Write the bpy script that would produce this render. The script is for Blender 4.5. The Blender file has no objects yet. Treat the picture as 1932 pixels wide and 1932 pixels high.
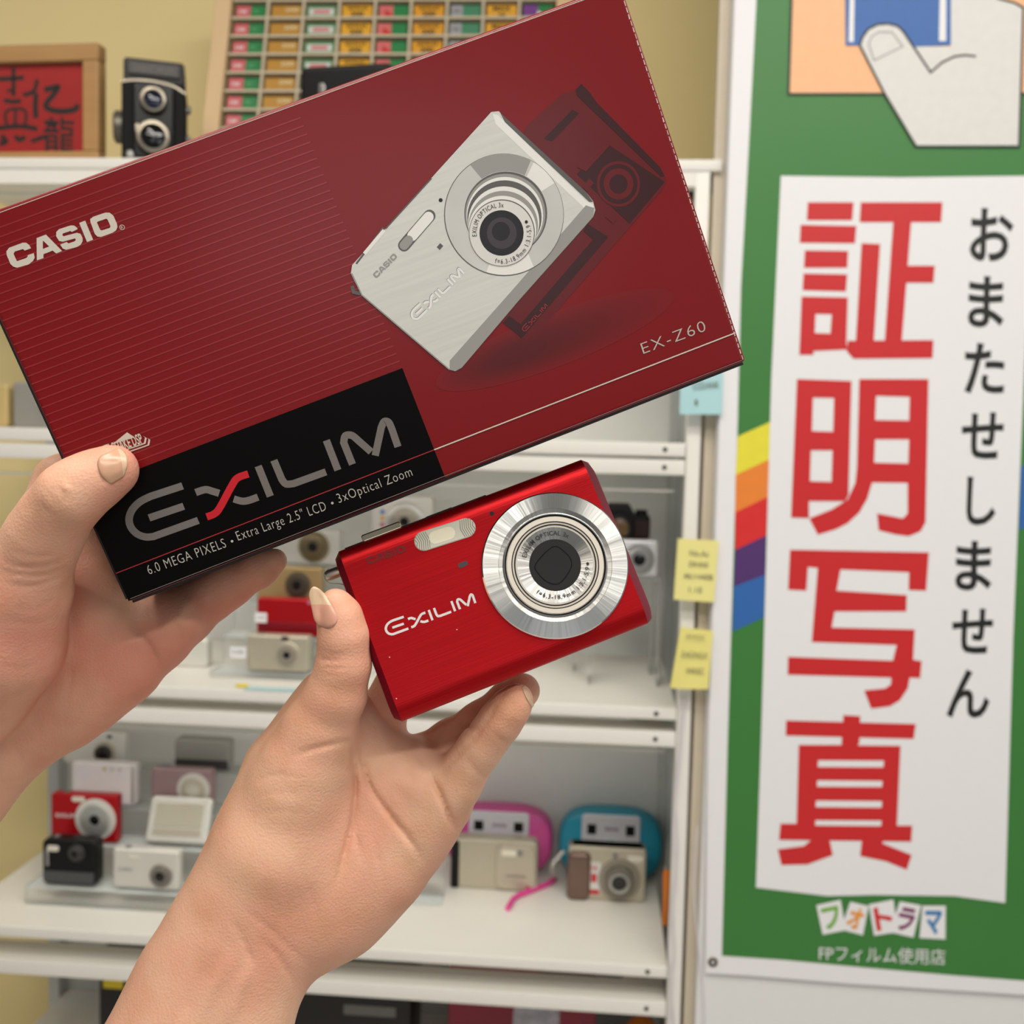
import bpy, bmesh, math, random
import numpy as np
from mathutils import Vector, Matrix
from mathutils.geometry import tessellate_polygon
from mathutils.bvhtree import BVHTree
random.seed(4)
C = bpy.context.scene.collection
SC = bpy.context.scene
R_ = math.radians

# ---------------------------------------------------------------- camera, light, exposure
CAMZ = 1.48
ROOM = np.array([[.9965, -.0240, .0805], [.0292, .9975, -.0637], [-.0787, .0658, .9947]])  # rows: right, down, forward in (X, -Z, Y)
FPX = 2000.0
def w3(v):                                   # room (X, down, Y) -> world
    return Vector((v[0], v[2], -v[1]))
CR, CD, CF = [w3(ROOM[i]).normalized() for i in range(3)]
CR = (CR - CF * CR.dot(CF)).normalized(); CD = CF.cross(CR).normalized()
CAM0 = Vector((0, 0, CAMZ))
cd = bpy.data.cameras.new('camera'); cam = bpy.data.objects.new('camera', cd); C.objects.link(cam)
M = Matrix.Identity(4)
for i, v in enumerate((CR, -CD, -CF)):
    for j in range(3): M[j][i] = v[j]
M.translation = CAM0
cam.matrix_world = M
cd.sensor_width = 36; cd.lens = FPX / 1932 * 36
cd.clip_start = .01
cd.dof.use_dof = True; cd.dof.focus_distance = .345; cd.dof.aperture_fstop = 17
SC.camera = cam
SC.view_settings.view_transform = 'Standard'; SC.view_settings.look = 'None'
SC.view_settings.gamma = 1; SC.view_settings.use_curve_mapping = False
SC.view_settings.exposure = 0.0
W = bpy.data.worlds.new('World'); SC.world = W; W.use_nodes = True
W.node_tree.nodes['Background'].inputs[0].default_value = (.92, .90, .86, 1)
W.node_tree.nodes['Background'].inputs[1].default_value = .21
def area(name, loc, target, size, power, col, sy=None):
    l = bpy.data.lights.new(name, 'AREA'); l.energy = power; l.color = col; l.size = size
    if sy: l.shape = 'RECTANGLE'; l.size_y = sy
    o = bpy.data.objects.new(name, l); C.objects.link(o); o.location = loc
    o.rotation_euler = (Vector(target) - Vector(loc)).to_track_quat('-Z', 'Y').to_euler()
    return o
area('window_light', (.45, -2.15, 1.74), (0, 1.0, 1.4), 1.0, 2.6, (.98, .99, 1), .5)
area('added_front_fill', (2.4, -1.7, 1.75), (-.1, 1.4, 1.2), 1.5, 7, (1, 1, 1), 1.4)  # unseen fill lamp, added from the front right to brighten the shelf interiors
for k_, (x_, y_, p_) in enumerate(((.75, -.95, 13), (.25, -.05, 13), (-.35, -.75, 13), (-.75, .35, 10), (1.25, .15, 9))):   # fluorescent tubes under the shop ceiling
    area('tube_lamp', (x_, y_, 2.8), (x_ * .6, y_ + .5, 0), 1.2, p_, (1, .955, .89) if x_ > 0 else (1, .93, .82), .10)

# ---------------------------------------------------------------- geometry helpers
def P(px, py, d):                            # photo pixel + depth -> world
    return CAM0 + CR * ((px - 966) / FPX * d) + CD * ((py - 966) / FPX * d) + CF * d
def ray(px, py):
    return (CR * ((px - 966) / FPX) + CD * ((py - 966) / FPX) + CF)
def onY(px, py, Y):
    r = ray(px, py); return CAM0 + r * (Y / r.y)
def c2w(R, t):                               # camera-space pose (right, down, fwd) -> world matrix, local x right, y up, z to viewer
    cols = []
    for k, s in ((0, 1), (1, -1), (2, -1)):
        v = [R[i][k] * s for i in range(3)]
        cols.append(CR * v[0] + CD * v[1] + CF * v[2])
    m = Matrix.Identity(4)
    for i in range(3):
        for j in range(3): m[j][i] = cols[i][j]
    m.translation = CAM0 + CR * t[0] + CD * t[1] + CF * t[2]
    return m
class Face:                                  # a plane in the room on which printed things are laid out
    def __init__(s, m): s.m = m; s.inv = m.inverted()
    def __call__(s, px, py, z=0.0):
        o = s.inv @ CAM0; d = s.inv.to_3x3() @ ray(px, py)
        k = (z - o.z) / d.z; q = o + d * k
        return (q.x, q.y)
    def pts(s, L, zoom=None):
        if zoom: sc, ox, oy = zoom; L = [(ox + x / sc, oy + y / sc) for x, y in L]
        return [s(x, y) for x, y in L]

UP = Matrix(((1, 0, 0, 0), (0, 0, -1, 0), (0, 1, 0, 0), (0, 0, 0, 1)))   # (x, up, toward viewer) -> standing object
def Tm(x=0, y=0, z=0): return Matrix.Translation((x, y, z))
ID = Matrix.Identity(4)

class MB:
    def __init__(s, T=ID, zs=1.0): s.zs = zs; s.v = []; s.f = []; s.mi = []; s.mats = []; s.T = T
    def m(s, mat):
        if mat not in s.mats: s.mats.append(mat)
        return s.mats.index(mat)
    def add(s, vs, fs, mat):
        n = len(s.v); k = s.m(mat)
        s.v += [tuple(s.T @ Vector(v)) for v in vs]
        for f in fs: s.f.append([n + i for i in f]); s.mi.append(k)
        return s
    def box(s, x0, x1, y0, y1, z0, z1, mat, bev=0.0):
        if bev <= 0:
            vs = [(x, y, z) for z in (z0, z1) for y in (y0, y1) for x in (x0, x1)]
            return s.add(vs, [(0, 2, 3, 1), (4, 5, 7, 6), (0, 1, 5, 4), (2, 6, 7, 3), (0, 4, 6, 2), (1, 3, 7, 5)], mat)
        return s.slab((x0 + x1) / 2, (y0 + y1) / 2, x1 - x0, y1 - y0, z0, z1, bev, bev, mat, n=2)
    def loft(s, loops, mat, cap=True):
        n = len(loops[0]); vs = [p for l in loops for p in l]; fs = []
        for a in range(len(loops) - 1):
            for i in range(n):
                j = (i + 1) % n; fs.append((a * n + i, a * n + j, (a + 1) * n + j, (a + 1) * n + i))
        if cap: fs.append(tuple(range(n - 1, -1, -1))); fs.append(tuple((len(loops) - 1) * n + i for i in range(n)))
        return s.add(vs, fs, mat)
    def slab(s, cx, cy, w, h, z0, z1, r, bev, mat, n=5, outline=None):
        # rounded rectangle in xy extruded along z with bevelled front and back edges
        L = []; st = [(0, bev)] + [(bev * (1 - math.cos(a)), bev * (1 - math.sin(a))) for a in ()]
        seg = 3
        for k in range(seg + 1):
            a = math.pi / 2 * k / seg; L.append((z0 + bev * (1 - math.sin(a)) , bev * (1 - math.cos(a)) ) if False else (z0 + bev * (1 - math.cos(a)), bev * (1 - math.sin(a))))
        for k in range(seg + 1):
            a = math.pi / 2 * k / seg; L.append((z1 - bev + bev * math.sin(a), bev * (1 - math.cos(a))))
        e_ = min(w, h) * .5 - bev; L = [(z0, bev + min(.4 * bev, e_ * .3))] + L + [(z1, bev + min(.4 * bev, e_ * .3))]
        return s.loft([[(x, y, z) for x, y in rrect(cx, cy, w - 2 * i, h - 2 * i, max(r - i, .0002), n)] for z, i in L], mat)
    def lathe(s, prof, mat, cx=0, cy=0, n=48, cap=True):
        return s.loft([[(cx + r * math.cos(2 * math.pi * i / n), cy + r * math.sin(2 * math.pi * i / n), z) for i in range(n)] for r, z in prof], mat, cap)
    def tube(s, pts, r, mat, n=8):
        pts = [Vector(p) for p in pts]; loops = []
        up = Vector((.123, .57, .81))
        for i, p in enumerate(pts):
            t = (pts[min(i + 1, len(pts) - 1)] - pts[max(i - 1, 0)]).normalized()
            a = t.cross(up).normalized(); b = t.cross(a)
            rr = r[i] if isinstance(r, (list, tuple)) else r
            loops.append([tuple(p + (a * math.cos(2 * math.pi * k / n) + b * math.sin(2 * math.pi * k / n)) * rr) for k in range(n)])
        return s.loft(loops, mat)
    def poly(s, pts, z, mat, holes=()):
        s.k = getattr(s, 'k', 0) + 1; z = z + (s.k % 12) * 2e-6 * s.zs
        loops = [[Vector((x, y, 0)) for x, y in l] for l in [pts, *holes]]
        flat = [(p.x, p.y, z) for l in loops for p in l]
        tris = tessellate_polygon(loops); out = []
        for t in tris:
            a, b, c = [flat[i] for i in t]
            if (b[0] - a[0]) * (c[1] - a[1]) - (b[1] - a[1]) * (c[0] - a[0]) < 0: t = (t[0], t[2], t[1])
            out.append(tuple(t))
        return s.add(flat, out, mat)
    def ribbon(s, pts, w, z, mat, closed=False):
        L, Rr = ribbon2d(pts, w, closed); n = len(L)
        vs = [(x, y, z) for x, y in L] + [(x, y, z) for x, y in Rr]
        fs = [(n + i, n + (i + 1) % n, (i + 1) % n, i) for i in range(n if closed else n - 1)]
        return s.add(vs, fs, mat)
    def disc(s, cx, cy, r, z, mat, n=48, ry=None):
        return s.poly([(cx + r * math.cos(2 * math.pi * i / n), cy + (ry or r) * math.sin(2 * math.pi * i / n)) for i in range(n)], z, mat)
    def ring(s, cx, cy, r0, r1, z, mat, n=64):
        c = [(math.cos(2 * math.pi * i / n), math.sin(2 * math.pi * i / n)) for i in range(n)]
        vs = [(cx + r0 * x, cy + r0 * y, z) for x, y in c] + [(cx + r1 * x, cy + r1 * y, z) for x, y in c]
        return s.add(vs, [(n + i, n + (i + 1) % n, (i + 1) % n, i)[::-1] for i in range(n)], mat)
    def glyphs(s, tri, z, mat):
        s.k = getattr(s, 'k', 0) + 1; z = z + (s.k % 12) * 1e-6 * s.zs
        vs, fs = tri; return s.add([(x, y, z) for x, y in vs], fs, mat)
    def build(s, name, parent=None, sharp=32, smooth=True):
        me = bpy.data.meshes.new(name); me.from_pydata(s.v, [], s.f)
        for m in s.mats: me.materials.append(m)
        me.polygons.foreach_set('material_index', s.mi)
        me.update()
        if smooth:
            me.polygons.foreach_set('use_smooth', [True] * len(me.polygons))
            me.set_sharp_from_angle(angle=R_(sharp))
        o = bpy.data.objects.new(name, me); C.objects.link(o)
        if parent: o.parent = parent
        return o

def rrect(cx, cy, w, h, r, n=5):
    r = min(r, w / 2 - 1e-5, h / 2 - 1e-5); out = []
    for qx, qy, a0 in ((1, 1, 0), (-1, 1, 90), (-1, -1, 180), (1, -1, 270)):
        for k in range(n + 1):
            a = R_(a0 + 90 * k / n); out.append((cx + qx * (w / 2 - r) + r * math.cos(a), cy + qy * (h / 2 - r) + r * math.sin(a)))
    return out
def ribbon2d(pts, w, closed=False):
    n = len(pts); L = []; Rr = []
    for i, p in enumerate(pts):
        a = Vector(pts[(i - 1) % n] if (closed or i) else p); b = Vector(p); c = Vector(pts[(i + 1) % n] if (closed or i < n - 1) else p)
        d1 = (b - a); d2 = (c - b)
        d1 = d1.normalized() if d1.length > 1e-12 else d2.normalized()
        d2 = d2.normalized() if d2.length > 1e-12 else d1
        t = (d1 + d2).normalized(); nn = Vector((-t.y, t.x)); k = w / 2 / max(.4, nn.dot(Vector((-d1.y, d1.x))))
        L.append((b.x + nn.x * k, b.y + nn.y * k)); Rr.append((b.x - nn.x * k, b.y - nn.y * k))
    return L, Rr
def smoothpath(pts, sub=6, closed=False):
    n = len(pts); out = []
    for i in range(n if closed else n - 1):
        p0, p1, p2, p3 = [Vector(pts[(i + k) % n] if closed else pts[min(max(i + k, 0), n - 1)]) for k in (-1, 0, 1, 2)]
        for k in range(sub):
            t = k / sub
            out.append(tuple(.5 * ((2 * p1) + (p2 - p0) * t + (2 * p0 - 5 * p1 + 4 * p2 - p3) * t * t + (3 * p1 - p0 - 3 * p2 + p3) * t ** 3)))
    if not closed: out.append(tuple(pts[-1]))
    return out

_tc = {}
def text2d(body, offset=0.0, spacing=1.0):   # glyph outlines of the built-in font as flat triangles
    key = (body, offset, spacing)
    if key not in _tc:
        c = bpy.data.curves.new('t', 'FONT'); c.body = body; c.offset = offset; c.resolution_u = 3; c.space_character = spacing
        o = bpy.data.objects.new('t', c); C.objects.link(o)
        dg = bpy.context.evaluated_depsgraph_get()
        me = bpy.data.meshes.new_from_object(o.evaluated_get(dg))
        vs = [(v.co.x, v.co.y) for v in me.vertices]; fs = []
        for p in me.polygons:
            fs.append(tuple(p.vertices) if p.normal.z >= 0 else tuple(reversed(p.vertices)))
        bpy.data.objects.remove(o); bpy.data.curves.remove(c); bpy.data.meshes.remove(me)
        _tc[key] = (vs, fs)
    return _tc[key]
def text_on(body, A, B, h, offset=0.0, spacing=1.0, ref='H'):     # baseline from A to B, cap height h
    vs, fs = text2d(body, offset, spacing)
    x0 = min(v[0] for v in vs); x1 = max(v[0] for v in vs)
    A = Vector(A); B = Vector(B); ux = (B - A) / (x1 - x0); n = (B - A).normalized(); uy = Vector((-n.y, n.x)) * (h / .72)
    return [tuple(A + ux * (x - x0) + uy * y) for x, y in vs], fs
def text_quad(body, q, offset=0.0):          # fit glyph box to quad TL, TR, BR, BL
    vs, fs = text2d(body, offset)
    x0 = min(v[0] for v in vs); x1 = max(v[0] for v in vs); y0 = min(v[1] for v in vs); y1 = max(v[1] for v in vs)
    TL, TR, BR, BL = [Vector(p) for p in q]; out = []
    for x, y in vs:
        u = (x - x0) / (x1 - x0); v = (y - y0) / (y1 - y0)
        out.append(tuple((BL * (1 - u) + BR * u) * (1 - v) + (TL * (1 - u) + TR * u) * v))
    return out, fs
def arc_text(mb, body, c, r, a0, a1, h, z, mat, inward=False, offset=.0):   # angles in radians, evenly by advance
    adv = []; x = 0
    for ch in body:
        if ch == ' ': wdt = .34
        else:
            vs, _ = text2d(ch, offset); wdt = max(v[0] for v in vs) + min(v[0] for v in vs) + .09
        adv.append((x, wdt)); x += wdt
    kx = min(1.0, abs(a1 - a0) * r / (x * h / .72))
    for ch, (px, wd) in zip(body, adv):
        if ch == ' ': continue
        vs, fs = text2d(ch, offset); sc = h / .72
        a = a0 + (a1 - a0) * (px + wd / 2) / x
        er = Vector((math.cos(a), math.sin(a))); et = Vector((er.y, -er.x))
        if inward: er = -er; et = -et
        base = Vector(c) + Vector((math.cos(a), math.sin(a))) * r
        mb.glyphs(([tuple(base + et * ((vx - wd / 2) * sc * kx) + er * (vy * sc - h / 2)) for vx, vy in vs], fs), z, mat)

def tag(o, label=None, cat=None, group=None, kind=None):
    if label: o['label'] = label
    if cat: o['category'] = cat
    if group: o['group'] = group
    if kind: o['kind'] = kind
    return o
def empty(name, loc, label=None, cat=None, group=None, rz=0, rx=0, mw=None):
    o = bpy.data.objects.new(name, None); C.objects.link(o)
    if mw is not None: o.matrix_world = mw
    else: o.location = loc; o.rotation_euler = (rx, 0, rz)
    o.empty_display_size = .02
    return tag(o, label, cat, group)

# ---------------------------------------------------------------- materials
def lin(c): return tuple((x / 12.92 if x <= .04045 else ((x + .055) / 1.055) ** 2.4) for x in [v / 255 for v in c])
_mats = {}
def mat(name, rgb, rough=.5, metal=0.0, var=.05, scale=80, stretch=None, bump=0.0, coat=0.0, spec=.5, trans=0.0, alpha=1.0, sss=0.0, aniso=0.0, bscale=None):
    if name in _mats: return _mats[name]
    m = bpy.data.materials.new(name); m.use_nodes = True; nt = m.node_tree; b = nt.nodes['Principled BSDF']
    c = lin(rgb)
    tc = nt.nodes.new('ShaderNodeTexCoord'); mp = nt.nodes.new('ShaderNodeMapping'); nz = nt.nodes.new('ShaderNodeTexNoise')
    nt.links.new(tc.outputs['Object'], mp.inputs[0]); nt.links.new(mp.outputs[0], nz.inputs['Vector'])
    if stretch: mp.inputs['Scale'].default_value = stretch
    nz.inputs['Scale'].default_value = scale; nz.inputs['Detail'].default_value = 3
    mx = nt.nodes.new('ShaderNodeMix'); mx.data_type = 'RGBA'
    mx.inputs[6].default_value = (*[max(0, v * (1 - var)) for v in c], 1); mx.inputs[7].default_value = (*[min(1, v * (1 + var)) for v in c], 1)
    nt.links.new(nz.outputs[0], mx.inputs[0]); nt.links.new(mx.outputs[2], b.inputs['Base Color'])
    b.inputs['Roughness'].default_value = rough; b.inputs['Metallic'].default_value = metal
    b.inputs['Coat Weight'].default_value = coat; b.inputs['Coat Roughness'].default_value = .12
    b.inputs['Specular IOR Level'].default_value = spec
    b.inputs['Transmission Weight'].default_value = trans; b.inputs['Alpha'].default_value = alpha
    b.inputs['Anisotropic'].default_value = aniso
    if sss: b.inputs['Subsurface Weight'].default_value = sss; b.inputs['Subsurface Radius'].default_value = (.006, .0025, .0015); b.inputs['Subsurface Scale'].default_value = .6
    if bump:
        bp = nt.nodes.new('ShaderNodeBump'); bp.inputs['Strength'].default_value = bump; bp.inputs['Distance'].default_value = .001
        src = nz
        if bscale:
            src = nt.nodes.new('ShaderNodeTexNoise'); src.inputs['Scale'].default_value = bscale; nt.links.new(mp.outputs[0], src.inputs['Vector'])
        nt.links.new(src.outputs[0], bp.inputs['Height']); nt.links.new(bp.outputs[0], b.inputs['Normal'])
    _mats[name] = m
    return m
def clear_mat(name, rgb, amount, rough=.05):  # thin clear sheet: mostly see-through with a gloss
    if name in _mats: return _mats[name]
    m = bpy.data.materials.new(name); m.use_nodes = True; nt = m.node_tree; b = nt.nodes['Principled BSDF']
    b.inputs['Base Color'].default_value = (*lin(rgb), 1); b.inputs['Roughness'].default_value = rough
    if amount == 0: b = nt.nodes.new('ShaderNodeBsdfGlossy'); b.inputs['Roughness'].default_value = rough
    tr = nt.nodes.new('ShaderNodeBsdfTransparent'); fr = nt.nodes.new('ShaderNodeFresnel'); fr.inputs[0].default_value = 1.35
    ad = nt.nodes.new('ShaderNodeMath'); ad.operation = 'ADD'; ad.inputs[1].default_value = amount; ad.use_clamp = True
    nt.links.new(fr.outputs[0], ad.inputs[0])
    mx = nt.nodes.new('ShaderNodeMixShader'); nt.links.new(ad.outputs[0], mx.inputs[0]); nt.links.new(tr.outputs[0], mx.inputs[1]); nt.links.new(b.outputs[0], mx.inputs[2])
    nt.links.new(mx.outputs[0], nt.nodes['Material Output'].inputs[0]); _mats[name] = m
    return m
def radial_metal(name, rgb, rough, aniso=.85):  # turned metal: brushed in circles round the local z axis
    m = mat(name, rgb, rough, 1.0, var=.04, scale=30)
    nt = m.node_tree; b = nt.nodes['Principled BSDF']; tg = nt.nodes.new('ShaderNodeTangent'); tg.direction_type = 'RADIAL'; tg.axis = 'Z'
    tc = nt.nodes.new('ShaderNodeTexCoord'); sx = nt.nodes.new('ShaderNodeSeparateXYZ'); at = nt.nodes.new('ShaderNodeMath'); at.operation = 'ARCTAN2'
    nt.links.new(tc.outputs['Object'], sx.inputs[0]); nt.links.new(sx.outputs[1], at.inputs[0]); nt.links.new(sx.outputs[0], at.inputs[1])
    wn = nt.nodes.new('ShaderNodeTexNoise'); wn.noise_dimensions = '1D'; wn.inputs['Scale'].default_value = 4.0; wn.inputs['Detail'].default_value = 3; wn.inputs['Roughness'].default_value = .5; nt.links.new(at.outputs[0], wn.inputs['W'])
    bp = nt.nodes.new('ShaderNodeBump'); bp.inputs['Strength'].default_value = .48; bp.inputs['Distance'].default_value = .0022; nt.links.new(wn.outputs[0], bp.inputs['Height']); nt.links.new(bp.outputs[0], b.inputs['Normal'])
    nt.links.new(tg.outputs[0], b.inputs['Tangent']); b.inputs['Anisotropic'].default_value = aniso; b.inputs['Anisotropic Rotation'].default_value = 0.0
    return m

WHITE = mat('white_lacquer', (240, 237, 230), .35, var=.02)
SHELFW = mat('shelf_laminate', (232, 229, 220), .4, var=.03, scale=12)
BACKP = mat('grey_back_panel', (226, 227, 223), .6, var=.02)
YELLOW = mat('yellow_wall_paint', (236, 217, 158), .8, var=.03, scale=6, bump=.1)
PARTW = mat('white_wall_paint', (232, 232, 232), .6, var=.02)
STEEL = mat('steel', (190, 190, 188), .3, 1.0)
SCREW = mat('screw_steel', (90, 88, 84), .4, 1.0)
BLACK = mat('black_plastic', (11, 11, 12), .4, var=.2, spec=.3)
GLOSSBLK = mat('lens_black', (6, 6, 8), .08, coat=.3)
SILVER = mat('silver_paint', (196, 196, 190), .32, .65, var=.04)
SILVERL = mat('pale_silver_paint', (222, 220, 212), .35, .35, var=.03)
CHAMP = mat('champagne_silver', (196, 188, 168), .38, .45, var=.04)
GREYM = mat('grey_metal', (150, 150, 148), .3, .8)
FLASHG = mat('flash_window', (225, 222, 205), .15, .2)
ACRYL = clear_mat('clear_acrylic', (225, 230, 228), .04)
GLASS = clear_mat('cabinet_glass', (225, 232, 230), .02)
LENSG = mat('lens_glass_blue', (24, 28, 52), .05, coat=.6)

# ---------------------------------------------------------------- setting
YF, YB, YW = 1.38, 1.72, 1.79           # cabinet front, cabinet back panel, wall
m = MB(); m.box(-2.2, 1.6, YW, YW + .1, 0, 3.0, YELLOW); tag(m.build('wall_back'), kind='structure')
m = MB(); m.box(-2.2, 1.6, -2.6, YW + .1, -.1, 0, mat('floor_vinyl', (206, 200, 190), .5)); tag(m.build('floor'), kind='structure')
YP = 1.356                                    # banner plane
bl = onY(1337, 1400, YP + .008).x
m = MB(); m.box(bl - .004, 1.6, YP + .006, YP + .05, 0, 3.0, PARTW); tag(m.build('wall_right'), kind='structure')
tx = onY(1322, 1500, YP + .03).x
m = MB(); m.box(bl - .0175, bl - .0042, YP + .026, YP + .05, 0, 3.0, mat('cream_trim', (212, 200, 180), .5)); tag(m.build('trim_1'), kind='structure')

# ---------------------------------------------------------------- white display cabinet
def zY(px, py, Y): return onY(px, py, Y).z
XR = onY(1330, 600, YF).x; XL = onY(86, 1800, 1.68).x
z_top = zY(1340, 303, YF)
cab = empty('display_cabinet', (0, YF, 0), 'tall white open-fronted display cabinet holding rows of compact cameras', 'cabinet')
def cp(name, fn, lab=None):
    mb = MB(Tm(0, -YF, 0)); fn(mb); o = mb.build(name, cab)
    if lab: o['label'] = lab
    return o
z_cr = zY(1340, 325, YF); z_cr2 = zY(0, 347, YF)
cp('crown', lambda b: b.box(XL - .01, XR + .014, YF - .006, YB + .02, z_cr, z_top, WHITE, .0015))
cp('top_rail', lambda b: b.box(XL, XR - .018, YF - .004, YF + .02, z_cr2, z_cr, WHITE))
for x0 in (XL, XR - .018):
    cp('post', lambda b: b.box(x0, x0 + .018, YF - .004, YF + .022, 0, z_cr, WHITE, .001))
for x0 in (XL, XR - .018):
    cp('post', lambda b: b.box(x0, x0 + .018, YB - .03, YB - .004, 0, z_cr, mat('grey_post', (196, 200, 198), .4, .3)))
cp('back_panel', lambda b: b.box(onY(100, 1800, YB).x, XR, YB, YB + .01, 0, z_cr, BACKP), )
cp('side_panel', lambda b: b.box(XR - .006, XR - .003, YF + .023, YB - .031, 0, z_cr, GLASS), 'clear glass side panel')
levels = [((1285, 836, 862), (868, 868, 897)), ((1270, 1336, 1358), (1374, 1381, 1409)), ((1240, 1822, 1843), (1876, 1888, 1916))]
SH = []
for (px, a, b_), (c0, c1, c2) in levels:
    z1 = zY(px, a, YF); z0 = zY(px, b_, YF); r1 = zY(px, c1, YF); r0 = zY(px, c2, YF)
    SH.append(z1)
    def shelf(b):
        b.box(XL + .019, XR - .019, YF, YB - .001, z1 - .008, z1, SHELFW)
        b.box(XL + .019, XR - .019, YF - .003, YF, z0, z1, WHITE, .001)
    s_ = cp('shelf_board', shelf)
    def rail(b):
        b.box(XL + .019, XR - .019, YF - .003, YF + .002, r0, r1, WHITE, .001)
        b.box(XL + .019, XR - .019, YF + .002, YF + .055, r1 - .006, r1 - .001, SHELFW)
        b.box(XR - .075, XR - .019, YF + .055, YF + .2, r1 - .006, r1 - .001, SHELFW)
    rr_ = cp('support_rail', rail)
    for z in ((z1 + z0) / 2, (r1 + r0) / 2):
        mb = MB(Tm(XR - .045, -.0032, z) @ UP); mb.lathe([(.0001, .0016), (.0022, .0016), (.0032, 0)], SCREW, n=16); mb.build('screw', cab)
for zq in (z_cr2 - .004, SH[0] - .062, SH[1] - .066):  # hidden strips with fill lamps, added to lift the dim compartments
    cp('added_fill_strip', lambda b: b.box(XL + .03, XR - .03, YF + .030, YF + .038, zq - .003, zq, mat('fill_strip_housing', (235, 235, 230), .5)))
    l_ = area('added_shelf_fill', ((XL + XR) / 2, YF + .034, zq - .005), ((XL + XR) / 2, YF + .19, zq - .30), .95, .42, (1, .96, .9), .012)
cp('base_board', lambda b: b.box(XL + .019, XR - .019, YF, YB - .001, .06, .08, WHITE))
# a lowest shelf that carries the boxes at the bottom of the picture
ZB = zY(1100, 2160, YF + .03)
cp('shelf_board', lambda b: b.box(XL + .019, XR - .019, YF, YB - .001, ZB - .018, ZB, WHITE, .001))

# ---------------------------------------------------------------- banner
BF = Face(Matrix.Translation(onY(1640, 900, YP)) @ UP)
Z1 = (2.76, 1360, 0); Z2 = (1535 / 572, 1360, 680); Z8 = (1932 / 652, 1280, 1400)
ban = empty('vertical_banner', None, 'large green and white vinyl banner with red characters on right wall', 'banner', mw=BF.m)
VIN = mat('white_vinyl', (240, 240, 242), .45, var=.015); GRN = mat('green_print', (58, 126, 56), .45, var=.06, scale=9)
RED = mat('red_print', (208, 36, 40), .45, var=.03); INK = mat('black_ink', (24, 26, 24), .5)
PEACH = mat('peach_print', (250, 190, 140), .45); BLUE = mat('blue_print', (46, 102, 176), .45); HANDP = mat('pale_grey_print', (226, 224, 220), .45)
m = MB()
sheet = BF.pts([(1390, -90), (2010, -90), (2010, 1885), (1930, 1877), (1600, 1856), (1415, 1841), (1331, 1836), (1336, 1400), (1374, 326)])
m.poly(sheet, 0, VIN); n = len(sheet)
m.add([(x, y, 0) for x, y in sheet] + [(x, y, -.0006) for x, y in sheet], [((i + 1) % n, i, n + i, n + (i + 1) % n) for i in range(n)], VIN)
m.build('vinyl_sheet', ban)
m = MB(); zz = .0003
m.poly(BF.pts([(1432, -90), (2005, -90), (2005, 1856), (1932, 1850), (1800, 1840), (1640, 1826), (1480, 1811), (1362, 1803), (1373, 1400), (1392, 792), (1398, 543), (1414, 254)]), zz, GRN)
for col, q in (((236, 226, 60), [(85, 385), (252, 310), (245, 500), (75, 580)]), ((240, 136, 50), [(75, 580), (245, 500), (238, 690), (72, 770)]),
               ((222, 42, 40), [(72, 770), (238, 690), (230, 885), (72, 960)]), ((82, 46, 112), [(72, 960), (230, 885), (225, 1085), (65, 1145)]),
               ((46, 104, 178), [(65, 1145), (225, 1085), (218, 1300), (58, 1372)])):
    m.poly(BF.pts(q, Z2), 2 * zz, mat('stripe_%d_%d' % (col[0], col[1]), col, .45))
m.poly(BF.pts([(1926, 880), (2005, 850), (2005, 960), (1922, 1000)]), 2 * zz, BLUE)
m.poly(BF.pts([(1473, 332), (1700, 335), (1945, 332), (1932, 700), (1911, 1202), (1896, 1703), (1800, 1690), (1650, 1688), (1560, 1690), (1426, 1674), (1436, 1388), (1455, 717)]), 3 * zz, VIN)
m.build('printed_background', ban)
m = MB(); z = 4 * zz
m.poly(BF.pts([(372, -140), (1740, -140), (1740, 490), (352, 492)], Z1), z, PEACH)
m.ribbon(BF.pts([(372, -140), (352, 492), (1740, 490)], Z1), .0028, z + zz, INK)
hand = [(722, 240), (735, 198), (765, 155), (815, 130), (870, 126), (920, 140), (950, 170), (1015, 245), (1195, 245), (1195, -140), (1340, -110), (1440, -5), (1530, 20), (1572, 45), (1550, 765), (1015, 765), (850, 490)]
m.poly(BF.pts(hand, Z1), z + 2 * zz, HANDP)
m.ribbon(BF.pts([(1340, -110), (1440, -5), (1530, 20), (1572, 45), (1550, 765), (1015, 765), (850, 490), (722, 240), (735, 198), (765, 155), (815, 130), (870, 126), (920, 140), (950, 170), (1090, 380), (1150, 328), (1215, 297), (1270, 290), (1325, 297)], Z1), .0026, z + 3 * zz, INK)
m.poly(BF.pts([(645, -140), (1195, -140), (1195, 238), (1010, 247), (950, 170), (920, 140), (870, 126), (815, 130), (765, 155), (735, 198), (722, 240), (648, 240)], Z1), z + 2.5 * zz, BLUE)
for q in ([(672, -140), (696, -140), (690, 222), (664, 222)], [(1140, -140), (1172, -140), (1170, 217), (1133, 217)]): m.poly(BF.pts(q, Z1), z + 2.8 * zz, VIN)
m.ribbon(BF.pts([(945, 245), (795, 318), (768, 232), (782, 195), (820, 170), (888, 170)], Z1), .0016, z + 3 * zz, mat('grey_line', (160, 160, 158), .5), closed=True)
m.build('printed_hand_picture', ban)['label'] = 'drawing of a pale hand holding a blue photo'
m = MB(zs=12); z = 4 * zz
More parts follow.
